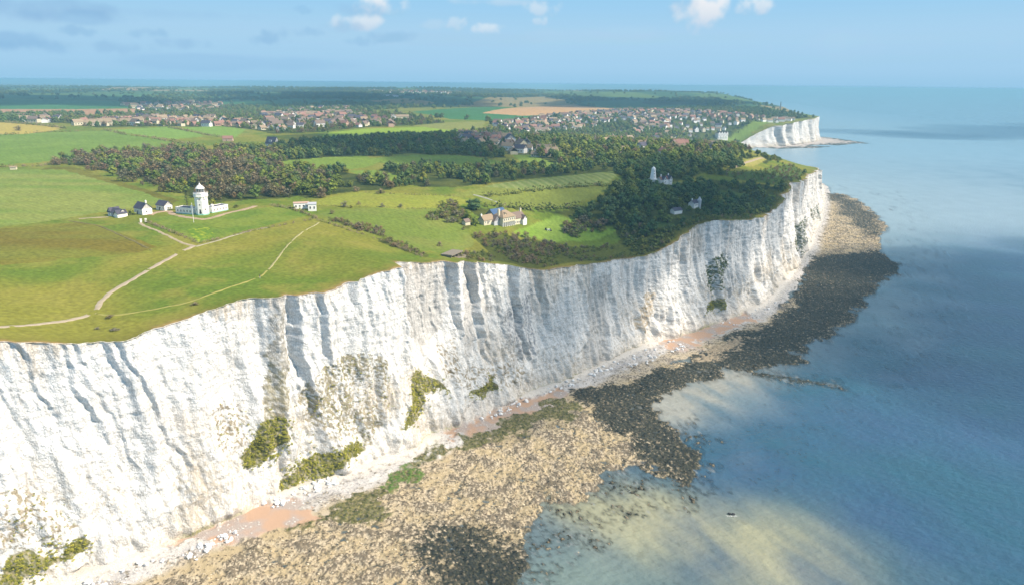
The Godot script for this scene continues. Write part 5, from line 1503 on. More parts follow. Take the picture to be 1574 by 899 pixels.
		slab(wing, "chimney", mats.white, Vector3(l * 0.2 if k[0].x < 0 else -l * 0.3, h - 0.2, -1.0), Vector3(l * 0.2 + 1.3 if k[0].x < 0 else -l * 0.3 + 1.6, h + 1.6, 0.4))
	# flagpole on the grass
	var pole := thing("flagpole", "tall slim white flagpole on the grass in front of the lighthouse", "flagpole", on_land(-189.3, 418.1))
	b = Bag.new()
	b.tube(Vector3(0, -0.4, 0), Vector3(0, 11.2, 0), 0.16, 0.09, 8)
	put("pole", b.mesh(), mats.white, pole)
	b = Bag.new()
	b.tube(Vector3(-0.8, 9.0, 0), Vector3(0.8, 9.0, 0), 0.05, 0.05, 5)
	put("yard", b.mesh(), mats.white, pole)
	b = Bag.new()
	b.lathe([Vector2(0.05, 11.15), Vector2(0.2, 11.3), Vector2(0.12, 11.5), Vector2(0, 11.55)], 8)
	put("truck", b.mesh(), mats.white, pole)

func cottage(called: String, label: String, x: float, fw: float, turn: float, l: float, d: float, h: float, rise: float, wall: Material, roof: Material, windows := 3, stack := 0.0) -> Node3D:
	var t := thing(called, label, "cottage", on_land(x, fw), turn)
	block(x, fw, maxf(l, d) * 0.7)
	put("wall", gable_walls(l, d, h, rise), wall, t)
	put("roof", gable_roof(l, d, h, rise), roof, t)
	for i in windows:
		window(t, Vector3(lerpf(-l / 2 + 1.4, l / 2 - 1.4, i / maxf(windows - 1.0, 1.0)), h * 0.52, d / 2), 0.8, 1.1)
	window(t, Vector3(l / 2, h * 0.5, 0.4), 0.8, 1.1, 1)
	var b := Bag.new()
	b.box(Vector3(-0.45, 0, -0.05), Vector3(0.45, 2.0, 0.07))
	var door := put("door", b.mesh(), mats.slate, t)
	door.position = Vector3(-l * 0.12, 0.0, d / 2)
	if stack > 0.0:
		chimney(t, Vector3(l / 2 - 0.5, h + rise, 0), 0.8, stack, wall)
	return t

func make_buildings() -> void:
	make_lighthouse()
	cottage("cottage", "white cottage with dark slate roof nearest the lighthouse's left wing", -226.6, 460.6, deg_to_rad(-30), 8.8, 5.6, 3.2, 2.6, mats.white, mats.slate)
	cottage("cottage", "white gabled cottage with grey roof and one tall chimney by the drive", -232.8, 445.6, deg_to_rad(-37), 10.5, 6.2, 3.8, 3.2, mats.white, mats.slate, 3, 1.6)
	var c := cottage("cottage", "low white-gabled cottage left of the yellow-green bush, at the lane end", -244.0, 436.4, deg_to_rad(-30), 11.5, 5.4, 2.4, 2.2, mats.white, mats.slate)
	gable_part(c, Vector3(4.6, 0, 1.0), PI / 2, 6.0, 3.4, 2.4, 1.8, mats.white, mats.slate)
	gable_part(c, Vector3(-4.6, 0, -0.6), PI / 2, 6.0, 3.4, 2.8, 2.0, mats.white, mats.slate)
	for k: Array in [[-219.7, 416.5, "left of the two white gate posts where the track enters the paddock"], [-217.4, 417.6, "right of the two white gate posts where the track enters the paddock"]]:
		var g := thing("gate_post", k[2], "gate post", on_land(k[0], k[1]), 0.5)
		slab(g, "post", mats.white, Vector3(-0.55, -0.4, -0.4), Vector3(0.55, 1.9, 0.4))
		slab(g, "cap", mats.white, Vector3(-0.65, 1.9, -0.5), Vector3(0.65, 2.1, 0.5))
	# flat-roofed white house by the hedge
	var w := thing("flat_roofed_house", "small white flat-roofed house with two dark windows behind the hedge", "house", on_land(-131.6, 465.2), deg_to_rad(15))
	block(-131, 465, 8.0)
	slab(w, "wall", mats.white, Vector3(-2.6, -2, -4.5), Vector3(2.6, 4.2, 4.5))
	slab(w, "roof", mats.grey_wall, Vector3(-2.8, 4.2, -4.7), Vector3(2.8, 4.45, 4.7))
	window(w, Vector3(-1.2, 2.2, 4.5), 0.9, 1.6)
	window(w, Vector3(1.3, 2.2, 4.5), 0.9, 1.6)
	window(w, Vector3(-2.6, 2.2, 1.0), 1.2, 1.4, 2)
	w = thing("flat_roofed_house", "long low pinkish-white flat-roofed house left of the small white one", "house", on_land(-140.5, 471.4), deg_to_rad(20))
	block(-140, 471, 8.0)
	slab(w, "wall", mats.white, Vector3(-5.0, -2, -3.0), Vector3(5.0, 3.6, 3.0))
	slab(w, "roof", mats.brick, Vector3(-5.2, 3.6, -3.2), Vector3(5.2, 3.85, 3.2))
	for i in 4:
		window(w, Vector3(-3.6 + i * 2.4, 1.9, 3.0), 0.9, 1.2)
	# the country house
	var turn := deg_to_rad(47.8)
	var m := thing("country_house", "large cream country house with tan hipped roof, tall chimney and pillared ground floor", "house", on_land(-2.6, 492.0), turn)
	block(-3, 497, 17.0)
	block(8, 505, 9.0)
	var b := Bag.new()
	b.box(Vector3(-6.2, -4, -10), Vector3(6.2, 6.4, -0.5))
	put("wall", b.mesh(), mats.cream, m)
	b = Bag.new()
	b.box(Vector3(-6.3, 3.2, -0.5), Vector3(6.3, 6.4, 0.3))
	put("upper_floor", b.mesh(), mats.cream, m)
	for i in 7:
		slab(m, "pillar", mats.white, Vector3(-6.2 + i * 2.02, -3.0, -0.25), Vector3(-5.85 + i * 2.02, 3.2, 0.2))
	for i in 6:
		window(m, Vector3(-5.0 + i * 2.02, 1.4, -0.5), 1.3, 2.3)
		window(m, Vector3(-5.0 + i * 2.02, 4.9, 0.3), 0.9, 1.4)
	window(m, Vector3(-6.2, 4.8, -5.0), 0.9, 1.4, 2)
	window(m, Vector3(-6.2, 1.6, -5.0), 0.9, 1.6, 2)
	var rf := put("roof", hip_roof(12.4, 10.4, 6.4, 4.4, 0.5, 1.8), mats.tile, m)
	rf.position = Vector3(0, 0, -4.9)
	gable_part(m, Vector3(-2.4, 7.6, -2.4), PI / 2, 2.2, 1.6, 1.0, 0.9, mats.cream, mats.tile)
	chimney(m, Vector3(-5.6, 6.4, -4.6), 1.3, 5.6, mats.cream)
	var wing := Node3D.new()
	wing.name = "side_wing"
	m.add_child(wing, true)
	wing.position = Vector3(12.0, 0, -4.8)
	var ww := put("wall", gable_walls(12.0, 8.0, 4.2, 3.6), mats.cream, wing)
	ww.name = "wall"
	put("roof", gable_roof(12.0, 8.0, 4.2, 3.6), mats.brown_tile, wing)
	chimney(wing, Vector3(5.0, 7.8, 0), 1.1, 2.2, mats.cream)
	gable_part(m, Vector3(15.6, 0, -1.2), PI / 2, 5.0, 3.8, 3.4, 2.4, mats.white, mats.brown_tile)
	for i in 4:
		window(m, Vector3(7.6 + i * 1.9, 1.4, -0.8), 0.9, 1.4)
	gable_part(m, Vector3(-8.6, 0, -7.6), PI / 2, 9.0, 6.0, 4.4, 3.6, mats.grey_wall, mats.brown_tile)
	gable_part(m, Vector3(2.6, 0, -14.6), 0.0, 13.0, 8.0, 6.6, 3.6, mats.cream, mats.blue_roof)
	var o := cottage("garden_cottage", "cream cottage with tan roof and white gables left of the country house", -18.4, 486.8, turn, 10.0, 6.0, 2.8, 3.0, mats.cream, mats.tile)
	slab(o, "gable_coping", mats.white, Vector3(4.75, 2.0, -2.6), Vector3(5.2, 5.2, -1.8))
	chimney(o, Vector3(-4.6, 5.6, 0), 0.8, 1.2, mats.white)
	var hut := thing("garden_hut", "small pale-walled hut half hidden in the thicket left of the country house", "hut", on_land(-31.5, 476.0), turn)
	block(-31.5, 476.0, 4.0)
	put("wall", gable_walls(4.5, 3.6, 2.2, 1.6), mats.cream, hut)
	put("roof", gable_roof(4.5, 3.6, 2.2, 1.6), mats.brown_tile, hut)
	# windmill on the ridge with its house
	var mill := thing("windmill", "white tapering windmill tower without sails among the dark trees", "windmill", on_land(126.4, 649.0))
	mill.scale = Vector3.ONE * 0.92
	block(126, 649, 7.0)
	block(122, 640, 9.0)
	b = Bag.new()
	b.lathe([Vector2(3.7, -2.0), Vector2(3.5, 1.5), Vector2(3.3, 4.0), Vector2(2.0, 13.0), Vector2(2.15, 13.1), Vector2(2.15, 13.3)], 8)
	put("tower", b.mesh(), mats.white, mill)
	b = Bag.new()
	b.lathe([Vector2(2.2, 13.2), Vector2(2.0, 14.4), Vector2(1.2, 15.5), Vector2(0.2, 16.2), Vector2(0.06, 16.4), Vector2(0.05, 17.6), Vector2(0, 17.65)], 8)
	put("cap", b.mesh(), mats.white, mill)
	b = Bag.new()
	b.lathe([Vector2(3.3, 4.0), Vector2(4.4, 4.05), Vector2(4.4, 4.25), Vector2(3.3, 4.3)], 12)
	put("stage", b.mesh(), mats.white, mill)
	for y: float in [2.2, 6.4, 9.6, 12.0]:
		window(mill, Vector3(0.5, y, lerpf(3.35, 1.95, (y - 2.0) / 11.0)), 0.7, 1.0)
	turn = deg_to_rad(40)
	var mh := thing("mill_house", "white twin-gabled house with red roof and two chimneys right of the windmill", "house", on_land(139.0, 660.0), turn)
	mh.scale = Vector3.ONE * 0.78
	block(139, 660, 13.0)
	block(136, 645, 12.0)
	put("wall", gable_walls(20.0, 7.0, 4.6, 3.2), mats.white, mh)
	put("roof", gable_roof(20.0, 7.0, 4.6, 3.2), mats.red_tile, mh)
	for s: float in [-5.4, 5.4]:
		gable_part(mh, Vector3(s, 0, 2.2), PI / 2, 7.0, 5.0, 5.2, 3.4, mats.white, mats.slate)
		window(mh, Vector3(s, 5.0, 5.7), 1.0, 1.3)
		window(mh, Vector3(s, 2.0, 5.7), 1.4, 1.3)
		chimney(mh, Vector3(s * 1.25, 8.0, 0), 1.0, 2.6, mats.white)
	slab(mh, "porch", mats.white, Vector3(-2.4, -1.5, 3.5), Vector3(2.4, 2.8, 5.0))
	# turreted house deep in the clifftop wood
	var th := thing("turreted_house", "grey-roofed white house with a pointed turret in the clifftop wood", "house", on_land(150.0, 588.0), deg_to_rad(45))
	th.scale = Vector3.ONE * 0.78
	block(150, 588, 8.0)
	block(153, 580, 6.0)
	put("wall", gable_walls(12.0, 7.0, 5.2, 3.0), mats.white, th)
	put("roof", gable_roof(12.0, 7.0, 5.2, 3.0), mats.slate, th)
	b = Bag.new()
	b.lathe([Vector2(2.2, -2.0), Vector2(2.2, 7.6), Vector2(2.7, 7.6), Vector2(0.1, 11.6), Vector2(0, 12.4)], 8)
	var tu := put("turret", b.mesh(), mats.grey_wall, th)
	tu.position = Vector3(4.4, 0, 3.2)
	for x: float in [-4.0, -1.5, 1.0]:
		window(th, Vector3(x, 3.4, 3.5), 1.1, 1.4)
	chimney(th, Vector3(-5.0, 8.0, 0), 0.9, 1.8, mats.white)
	var lodge := thing("lodge", "low white lodge with slate roof in trees left of the turreted house", "house", on_land(127.0, 551.0), deg_to_rad(30))
	block(127, 551, 7.0)
	block(126, 543, 6.0)
	put("wall", gable_walls(8.0, 5.0, 2.6, 1.8), mats.white, lodge)
	put("roof", gable_roof(8.0, 5.0, 2.6, 1.8), mats.slate, lodge)
	# landmarks farther off
	cottage("farmhouse", "red-brown farmhouse at the end of the hedge behind the green field", -389.5, 992.8, deg_to_rad(10), 13.0, 7.0, 3.6, 3.4, mats.brick, mats.red_tile)
	var dh := cottage("steep_roofed_house", "house with steep dark roof and white base at the wood's far edge", -309.0, 932.0, deg_to_rad(-20), 14.0, 11.0, 3.0, 8.0, mats.white, mats.slate)
	slab(dh, "dormer", mats.grey_wall, Vector3(-2.0, 4.0, 2.6), Vector3(2.0, 7.4, 4.6))
	var sh := thing("field_shed", "small tan shed at the left end of the field hedge", "shed", on_land(-466.5, 671.3), 0.3)
	block(-466, 671, 5.0)
	put("wall", gable_walls(5.0, 3.6, 2.3, 0.9), mats.cream, sh)
	put("roof", gable_roof(5.0, 3.6, 2.3, 0.9), mats.tile, sh)
	var ho := thing("clifftop_hotel", "big white building with four gables on the slope above the bay", "building", on_land(612.0, 2150.0, 6.0), deg_to_rad(20))
	block(612, 2150, 26.0)
	block(600, 2120, 24.0)
	slab(ho, "wall", mats.white, Vector3(-18, -20, -7), Vector3(18, 10, 7))
	put("roof", hip_roof(36, 14, 10, 4), mats.brown_tile, ho)
	for i in 4:
		gable_part(ho, Vector3(-13.5 + i * 9.0, 0, 4.0), PI / 2, 10.0, 6.0, 11.0, 4.0, mats.white, mats.brown_tile)
		window(ho, Vector3(-13.5 + i * 9.0, 7.0, 9.0), 2.2, 2.4)
		window(ho, Vector3(-13.5 + i * 9.0, 2.5, 9.0), 2.2, 2.4)
	var ob := thing("obelisk", "tall dark stone obelisk standing alone on the far headland", "monument", on_land(1105.0, 3061.0))
	b = Bag.new()
	b.lathe([Vector2(4.5, -1.0), Vector2(4.5, 1.2), Vector2(3.4, 1.3), Vector2(3.4, 4.2), Vector2(2.6, 4.4)], 4, Color.WHITE, 0.5)
	put("base", b.mesh(), mats.granite, ob)
	b = Bag.new()
	b.lathe([Vector2(2.5, 4.3), Vector2(1.6, 25.0), Vector2(0, 29.0)], 4, Color.WHITE, 0.5)
	put("shaft", b.mesh(), mats.granite, ob)
	var far := thing("long_white_building", "long white building far off below the dark wooded rise", "building", on_land(-672.0, 4032.0), 0.1)
	block(-672, 4032, 60.0)
	slab(far, "wall", mats.white, Vector3(-42, -3, -10), Vector3(42, 7, 10))
	put("roof", hip_roof(84, 20, 7, 3), mats.grey_wall, far)
	var sch := thing("school_building", "long pale building with big gable among trees behind the middle houses", "building", on_land(-262.0, 1690.0), 0.25)
	block(-262, 1690, 24.0)
	put("wall", gable_walls(40.0, 12.0, 7.0, 4.0), mats.cream, sch)
	put("roof", gable_roof(40.0, 12.0, 7.0, 4.0), mats.tile, sch)
	gable_part(sch, Vector3(-15.0, 0, 4.0), PI / 2, 14.0, 10.0, 8.0, 5.0, mats.white, mats.tile)
	# concrete shelter on the cliff edge
	var bk := thing("concrete_shelter", "flat concrete slab shelter with dark opening at the cliff edge", "shelter", on_land(-33.0, 381.0, -0.3), deg_to_rad(66))
	slab(bk, "roof_slab", mats.concrete, Vector3(-6.5, 2.0, -3.4), Vector3(6.5, 2.6, 3.4))
	slab(bk, "back_wall", mats.concrete, Vector3(-6.0, -2.5, -3.2), Vector3(6.0, 2.0, -2.6))
	slab(bk, "end_wall", mats.concrete, Vector3(-6.0, -2.5, -2.6), Vector3(-5.3, 2.0, 2.8))
	slab(bk, "end_wall", mats.concrete, Vector3(5.3, -2.5, -2.6), Vector3(6.0, 2.0, 2.8))
	slab(bk, "floor_slab", mats.concrete, Vector3(-7.0, -2.5, -2.6), Vector3(7.0, 0.1, 5.0))
	for x: float in [-1.8, 1.8]:
		slab(bk, "post", mats.concrete, Vector3(x - 0.25, 0.1, 2.3), Vector3(x + 0.25, 2.0, 2.8))
	# garden furniture on the lawn
	var gf := thing("garden_table", "pale garden table between dark seats on the bright lawn", "garden table", on_land(25.6, 503.3), 0.6)
	slab(gf, "table_top", mats.white, Vector3(-1.2, 0.9, -0.7), Vector3(1.2, 1.05, 0.7))
	for s: float in [-1.0, 1.0]:
		slab(gf, "leg", mats.white, Vector3(s - 0.12, -0.2, -0.5), Vector3(s + 0.12, 0.9, 0.5))
	for s: float in [-1.0, 1.0]:
		var st := thing("garden_chair", "dark high-backed garden chair %s of the pale table on the lawn" % ("left" if s < 0 else "right"), "garden chair", on_land(25.6 + s * 1.9, 503.3 + s * 0.7), 0.6 + s * 0.5, "garden chairs")
		slab(st, "seat", mats.dark, Vector3(-0.6, 0.4, -0.5), Vector3(0.6, 0.6, 0.5))
		slab(st, "backrest", mats.dark, Vector3(-0.6, 0.6, -0.55), Vector3(0.6, 1.7, -0.35))
		for q: float in [-0.5, 0.5]:
			slab(st, "leg", mats.dark, Vector3(q - 0.08, -0.2, -0.4), Vector3(q + 0.08, 0.4, 0.4))

func make_houses() -> void:
	var combos := [["white", "red_tile", "white house with red roof"], ["white", "brown_tile", "white house with brown roof"], ["white", "slate", "white house with grey roof"], ["brick", "red_tile", "brick house with red roof"], ["cream", "tile", "cream house with tan roof"], ["cream", "brown_tile", "cream house with brown roof"], ["white", "tile", "white house with tan roof"]]
	var where := {"h_left_low": "in the row behind the green fields", "h_left_up": "in the left village's far cluster", "h_mid": "in the middle village", "h_leftfar": "among trees above the yellow field", "h_near": "on the slope by the wooded hill", "h_hill": "on the hillside below the pink field", "h_top": "atop the hillside village", "h_bay": "on the slope above the bay", "h_tip": "in the row near the far headland", "h_valley": "in trees on the sunlit hillside", "h_far": "in the far town on the skyline"}
	var plan := {"h_left_low": [22.0, 52.0], "h_left_up": [32.0, 100.0], "h_mid": [25.0, 66.0], "h_leftfar": [26.0, 60.0], "h_near": [19.0, 32.0], "h_hill": [20.0, 46.0], "h_top": [20.0, 46.0], "h_bay": [24.0, 46.0], "h_tip": [18.0, 60.0], "h_valley": [42.0, 110.0], "h_far": [60.0, 160.0]}
	var list := []
	for key: String in plan:
		inside(HOUSES, key, Vector2.ZERO)
		var box: Rect2 = boxes[key]
		var y := box.position.y
		var row := 0
		while y < box.end.y:
			var x := box.position.x
			var style := rng.randi() % 7
			while x < box.end.x:
				x += plan[key][0] * rng.randf_range(0.85, 1.3)
				var p := Vector2(x, y + n_soft.get_noise_2d(x * 1.5, y) * 30.0 + rng.randf_range(-4.0, 4.0))
				if not inside(HOUSES, key, p) or is_blocked(p.x, p.y) or rng.randf() < 0.14:
					continue
				if p.length() > 700.0 and open_ground(p):
					continue
				var s := style if rng.randf() < 0.6 else rng.randi() % 7
				list.append([p.length(), p, key, s, rng.randf_range(-0.35, 0.35) + n_soft.get_noise_2d(p.x * 0.7, p.y * 0.7) * 1.6 + (PI / 2 if rng.randf() < 0.4 else 0.0), rng.randf_range(0.9, 1.25)])
			y += plan[key][1] * 0.5 * rng.randf_range(0.85, 1.2)
			row += 1
	list.sort_custom(func(a, b): return a[0] < b[0])
	var shapes := []
	for i in 4:
		var l: float = [11.0, 13.0, 9.5, 15.0][i]
		var d: float = [7.5, 8.5, 7.5, 9.0][i]
		var h: float = [4.6, 5.2, 3.2, 5.4][i]
		var r: float = [3.4, 3.8, 3.2, 4.2][i]
		var ch := Bag.new()
		ch.box(Vector3(l * 0.3, h + r * 0.4, -0.5), Vector3(l * 0.3 + 1.0, h + r + 1.5, 0.5))
		var wn := Bag.new()
		for k in 3:
			wn.box(Vector3(-l * 0.36 + k * l * 0.28, h * 0.3, d / 2 - 0.1), Vector3(-l * 0.36 + k * l * 0.28 + 1.5, h * 0.3 + 1.5, d / 2 + 0.06))
		shapes.append([gable_walls(l, d, h, r), gable_roof(l, d, h, r, 0.5), ch.mesh(), wn.mesh(), hip_roof(l, d, h, r, 0.5)])
	var rest := {}
	for i in list.size():
		var s: Array = list[i]
		var p: Vector2 = s[1]
		var combo: Array = combos[s[3]]
		var k: int = rng.randi() % 4
		var hip := rng.randf() < 0.3
		block(p.x, p.y, 3.0)
		if i < 300:
			inside(HOUSES, s[2], p)
			var at: Vector2 = (p - boxes[s[2]].position) / boxes[s[2]].size
			var spot: String = ["far left", "left", "centre-left", "centre-right", "right", "far right"][clampi(int(at.x * 6.0), 0, 5)] + " " + ["front", "middle", "back"][clampi(int(at.y * 3.0), 0, 2)]
			var t := thing("house", "%s%s %s, %s" % ["long " if k == 3 else "small " if k == 2 else "", combo[2], where[s[2]], spot], "house", on_land(p.x, p.y), s[4], "houses " + where[s[2]])
			t.scale = Vector3.ONE * s[5]
			put("wall", shapes[k][0], mats[combo[0]], t)
			var rf := put("roof", shapes[k][1], mats[combo[1]], t)
			put("chimney", shapes[k][2], mats.brick, rf)
			put("window", shapes[k][3], mats.glass, t)
		else:
			for q: Array in [[0, combo[0]], [1, combo[1]]]:
				var key := "%d %s %d" % [q[0], q[1], k]
				if not rest.has(key):
					rest[key] = [[], [], shapes[k][q[0]], mats[q[1]]]
				rest[key][0].append(Transform3D(Basis(Vector3.UP, s[4]).scaled(Vector3.ONE * s[5]), on_land(p.x, p.y)))
				rest[key][1].append(Color.WHITE)
	print("houses ", list.size())
	for key: String in rest:
		var o := many(rest[key][2], rest[key][3], rest[key][0], rest[key][1])
		o.name = numbered("distant_houses")
		add_child(o, true)
		tag(o, "%s of the farthest village houses beyond the nearer rows" % ("pale walls" if key.begins_with("0") else "roofs"), "houses", "", "stuff")

# ---------------------------------------------------------------- things on the cliff and the shore
func make_cliff_plants() -> void:
	var words := {"v_green_a": "green plants in the gully left of the mottled slope", "v_green_b": "olive-green slope of plants at the cliff foot below the mottled patch", "v_green_c": "slanting green band of plants on a ledge in mid cliff", "v_green_d": "small green patch on the ledge above the pink sand", "v_left": "olive-green plants at the lower left of the cliff", "v_green_e": "dark green patch low on the right part of the cliff", "v_dark_a": "dark ivy hanging on the upper right part of the cliff", "v_dark_b": "dark bushes clinging to the cliff near the point", "v_mottle": "sparse brown and olive tufts over the bulging cliff slope", "v_leftdots": "scattered olive tufts at the far left of the cliff", "v_dots_b": "scattered brown tufts left of the green gully"}
	for key: String in words:
		inside(STAINS_AND_SHADE, key, Vector2.ZERO)
		var box: Rect2 = boxes[key]
		var places := []
		var tints := []
		var thin: bool = key in ["v_mottle", "v_leftdots", "v_dots_b"]
		var n := int(box.size.x * box.size.y * (0.5 if thin else 1.3) * (0.08 if key == "v_dark_b" else 0.22 if key == "v_dark_a" else 1.0))
		for i in n:
			var p := box.position + Vector2(rng.randf(), rng.randf()) * box.size
			if not inside(STAINS_AND_SHADE, key, p + Vector2(n_mid.get_noise_2d(p.x, p.y), n_mid.get_noise_2d(p.x + 50.0, p.y)) * 3.0):
				continue
			if thin and n_fine.get_noise_2d(p.x * 2.0, p.y * 2.0) + 0.5 * n_mid.get_noise_2d(p.x * 1.5, p.y * 0.8) < 0.02:
				continue
			p += Vector2(rng.randfn(), rng.randfn()) * (0.8 if rng.randf() < 0.6 else 2.4)
			p.y = maxf(p.y, 2.0)
			var hc := cliff_top(p.x)
			var q := from_coast(p.x, cliff_b(p.x, p.y, hc) + 0.1)
			var s := rng.randf_range(0.7, 1.5) * (0.6 if thin else 1.0) * (1.5 if key.begins_with("v_dark") else 1.0)
			places.append(Transform3D(Basis.from_euler(Vector3(rng.randf_range(-0.5, 0.5), rng.randf() * TAU, rng.randf_range(-0.5, 0.5))).scaled(Vector3(s * 1.4, s * 0.62, s * 1.4)), Vector3(q.x, p.y - 0.2 * s, -q.y)))
			var f := rng.randf_range(0.7, 1.25)
			var warm := rng.randf()
			if key.begins_with("v_dark"):
				tints.append(Color(0.6, 0.75, 0.6) * f)
			else:
				tints.append(Color(1.5, 1.4, 0.9).lerp(Color(2.3, 1.95, 1.2), warm) * f)
		var o := many(crowns["shrub%d" % (rng.randi() % 4)], mats.leaf, places, tints)
		o.name = numbered("cliff_plants")
		add_child(o, true)
		tag(o, words[key], "plants", "", "stuff")

func make_stone(sd: int) -> ArrayMesh:
	var g := RandomNumberGenerator.new()
	g.seed = sd
	var s := SphereMesh.new()
	s.radial_segments = 7
	s.rings = 4
	s.radius = 0.5
	s.height = 1.0
	var arr := s.get_mesh_arrays()
	var bag := Bag.new()
	var v: PackedVector3Array = arr[Mesh.ARRAY_VERTEX]
	var n := noise(FastNoiseLite.TYPE_SIMPLEX, 1.3, 2, sd)
	for i in v.size():
		v[i] = v[i] * (1.0 + 0.6 * n.get_noise_3dv(v[i] * 1.4)) * Vector3(1.15, 0.75, 0.95)
	var ind: PackedInt32Array = arr[Mesh.ARRAY_INDEX]
	for i in range(0, ind.size(), 3):
		bag.tri(v[ind[i]], v[ind[i + 1]], v[ind[i + 2]])
	return bag.mesh()

func make_rocks() -> void:
	var stones := []
	for i in 5:
		stones.append(make_stone(31 + i))
	# fallen chalk blocks one can count
	var heaps := [[27.0, 50.0, 9.0, 17.0, 22, "on the wet sand near the left cliff foot"], [66.0, 100.0, 1.0, 8.0, 46, "in the heap of fallen chalk below the green slope"], [186.0, 232.0, 1.0, 7.0, 22, "beside the pink sand under the mid cliff"], [236.0, 300.0, 3.0, 9.0, 26, "along the shingle under the streaked cliff"], [306.0, 372.0, 4.0, 20.0, 40, "in the white scree spread over the beach"], [-6.0, 24.0, 5.0, 11.0, 10, "at the foot of the cliff near the cave"], [430.0, 520.0, 2.0, 12.0, 20, "along the beach before the right cliff"]]
	for h: Array in heaps:
		for i in h[4]:
			var a := rng.randf_range(h[0], h[1])
			var e := rng.randf_range(h[2], h[3])
			var s := 0.7 * exp(rng.randf() * 1.25)
			var q := from_coast(a, coast(a) + e)
			var y: float = shore_look(a, e)[0]
			var o := put("chalk_boulder", stones[rng.randi() % 5], mats.chalk, self)
			o.position = Vector3(q.x, maxf(y, 0.0) + s * 0.22, -q.y)
			o.rotation = Vector3(rng.randf_range(-0.5, 0.5), rng.randf() * TAU, rng.randf_range(-0.5, 0.5))
			o.scale = Vector3(s * rng.randf_range(0.9, 1.4), s, s)
			tag(o, "%s white chalk boulder %s, %s end" % ["large" if s > 1.6 else "small" if s < 1.0 else "middle-sized", h[5], ["left", "middle", "right"][clampi(int((a - h[0]) / (h[1] - h[0]) * 3.0), 0, 2)]], "boulder", "white boulders " + h[5])
	# the countless stones of the reef and the shingle
	var places := [[], [], [], [], []]
	var tints := [[], [], [], [], []]
	for i in 90000:
		var a := -60.0 + 960.0 * pow(rng.randf(), 1.5)
		var e := rng.randf_range(1.0, 125.0)
		var look := shore_look(a, e)
		var h: float = look[0]
		if h < -0.12:
			continue
		var c: Color = look[1]
		var pale := e < 26.0 and c.r > 0.35
		if pale and (rng.randf() < 0.6 or c.r > c.b * 1.5):
			continue
		var s := (0.2 if pale else 0.2) * exp(rng.randf() * 1.25)
		var q := from_coast(a, coast(a) + e)
		var k := rng.randi() % 5
		places[k].append(Transform3D(Basis.from_euler(Vector3(rng.randf_range(-0.4, 0.4), rng.randf() * TAU, rng.randf_range(-0.4, 0.4))).scaled(Vector3(s * rng.randf_range(0.9, 1.6), s * rng.randf_range(0.5, 0.9), s)), Vector3(q.x, h + s * 0.12, -q.y)))
		var f := rng.randf()
		var tone := c * rng.randf_range(0.5, 1.15)
		if not pale and c.r > 0.2 and rng.randf() < 0.5:
			places[k].pop_back()
			continue
		if not pale and c.r > 0.3:
			tone = Color(0.13, 0.09, 0.06) if f < 0.3 + 0.5 * n_mid.get_noise_2d(a * 0.7, e * 0.7) else Color(0.62, 0.53, 0.38) * rng.randf_range(0.7, 1.1)
		elif pale:
			tone = Color(0.78, 0.75, 0.7) * rng.randf_range(0.6, 1.0)
		tints[k].append(tone)
	for k in 5:
		var o := many(stones[k], mats.rock, places[k], tints[k])
		o.name = numbered("foreshore_stones")
		add_child(o, true)
		tag(o, "countless stones and weedy rocks of the foreshore reef", "stones", "", "stuff")
	# two dark rocks awash in the pale water, with the foam round them
	for k: Array in [[93.6, 265.9, 1.5, "left"], [95.0, 265.6, 1.6, "right"]]:
		var o := put("sea_rock", stones[1 if k[3] == "left" else 3], mats.dark, self)
		o.position = Vector3(k[0], 0.25, -k[1])
		o.scale = Vector3(k[2], k[2] * 0.8, k[2])
		tag(o, "%s of the two dark rocks awash in the pale water" % k[3], "rock", "dark rocks awash")
	var b := Bag.new()
	for i in 60:
		var t := rng.randf()
		var p := Vector3(91.6 + t * 4.8, 0.16 + rng.randf() * 0.1, -264.6 + sin(t * 3.0) * 0.5 + rng.randfn() * 0.25)
		var s := rng.randf_range(0.08, 0.26)
		b.tri(p + Vector3(-s, 0, -s * 0.4), p + Vector3(0, 0.02, s * 0.6), p + Vector3(s, 0, -s * 0.3), Color(0.85, 0.87, 0.86))
	tag(put("foam", b.mesh(), mats.rock), "streak of white foam around the two dark rocks", "foam", "", "stuff")

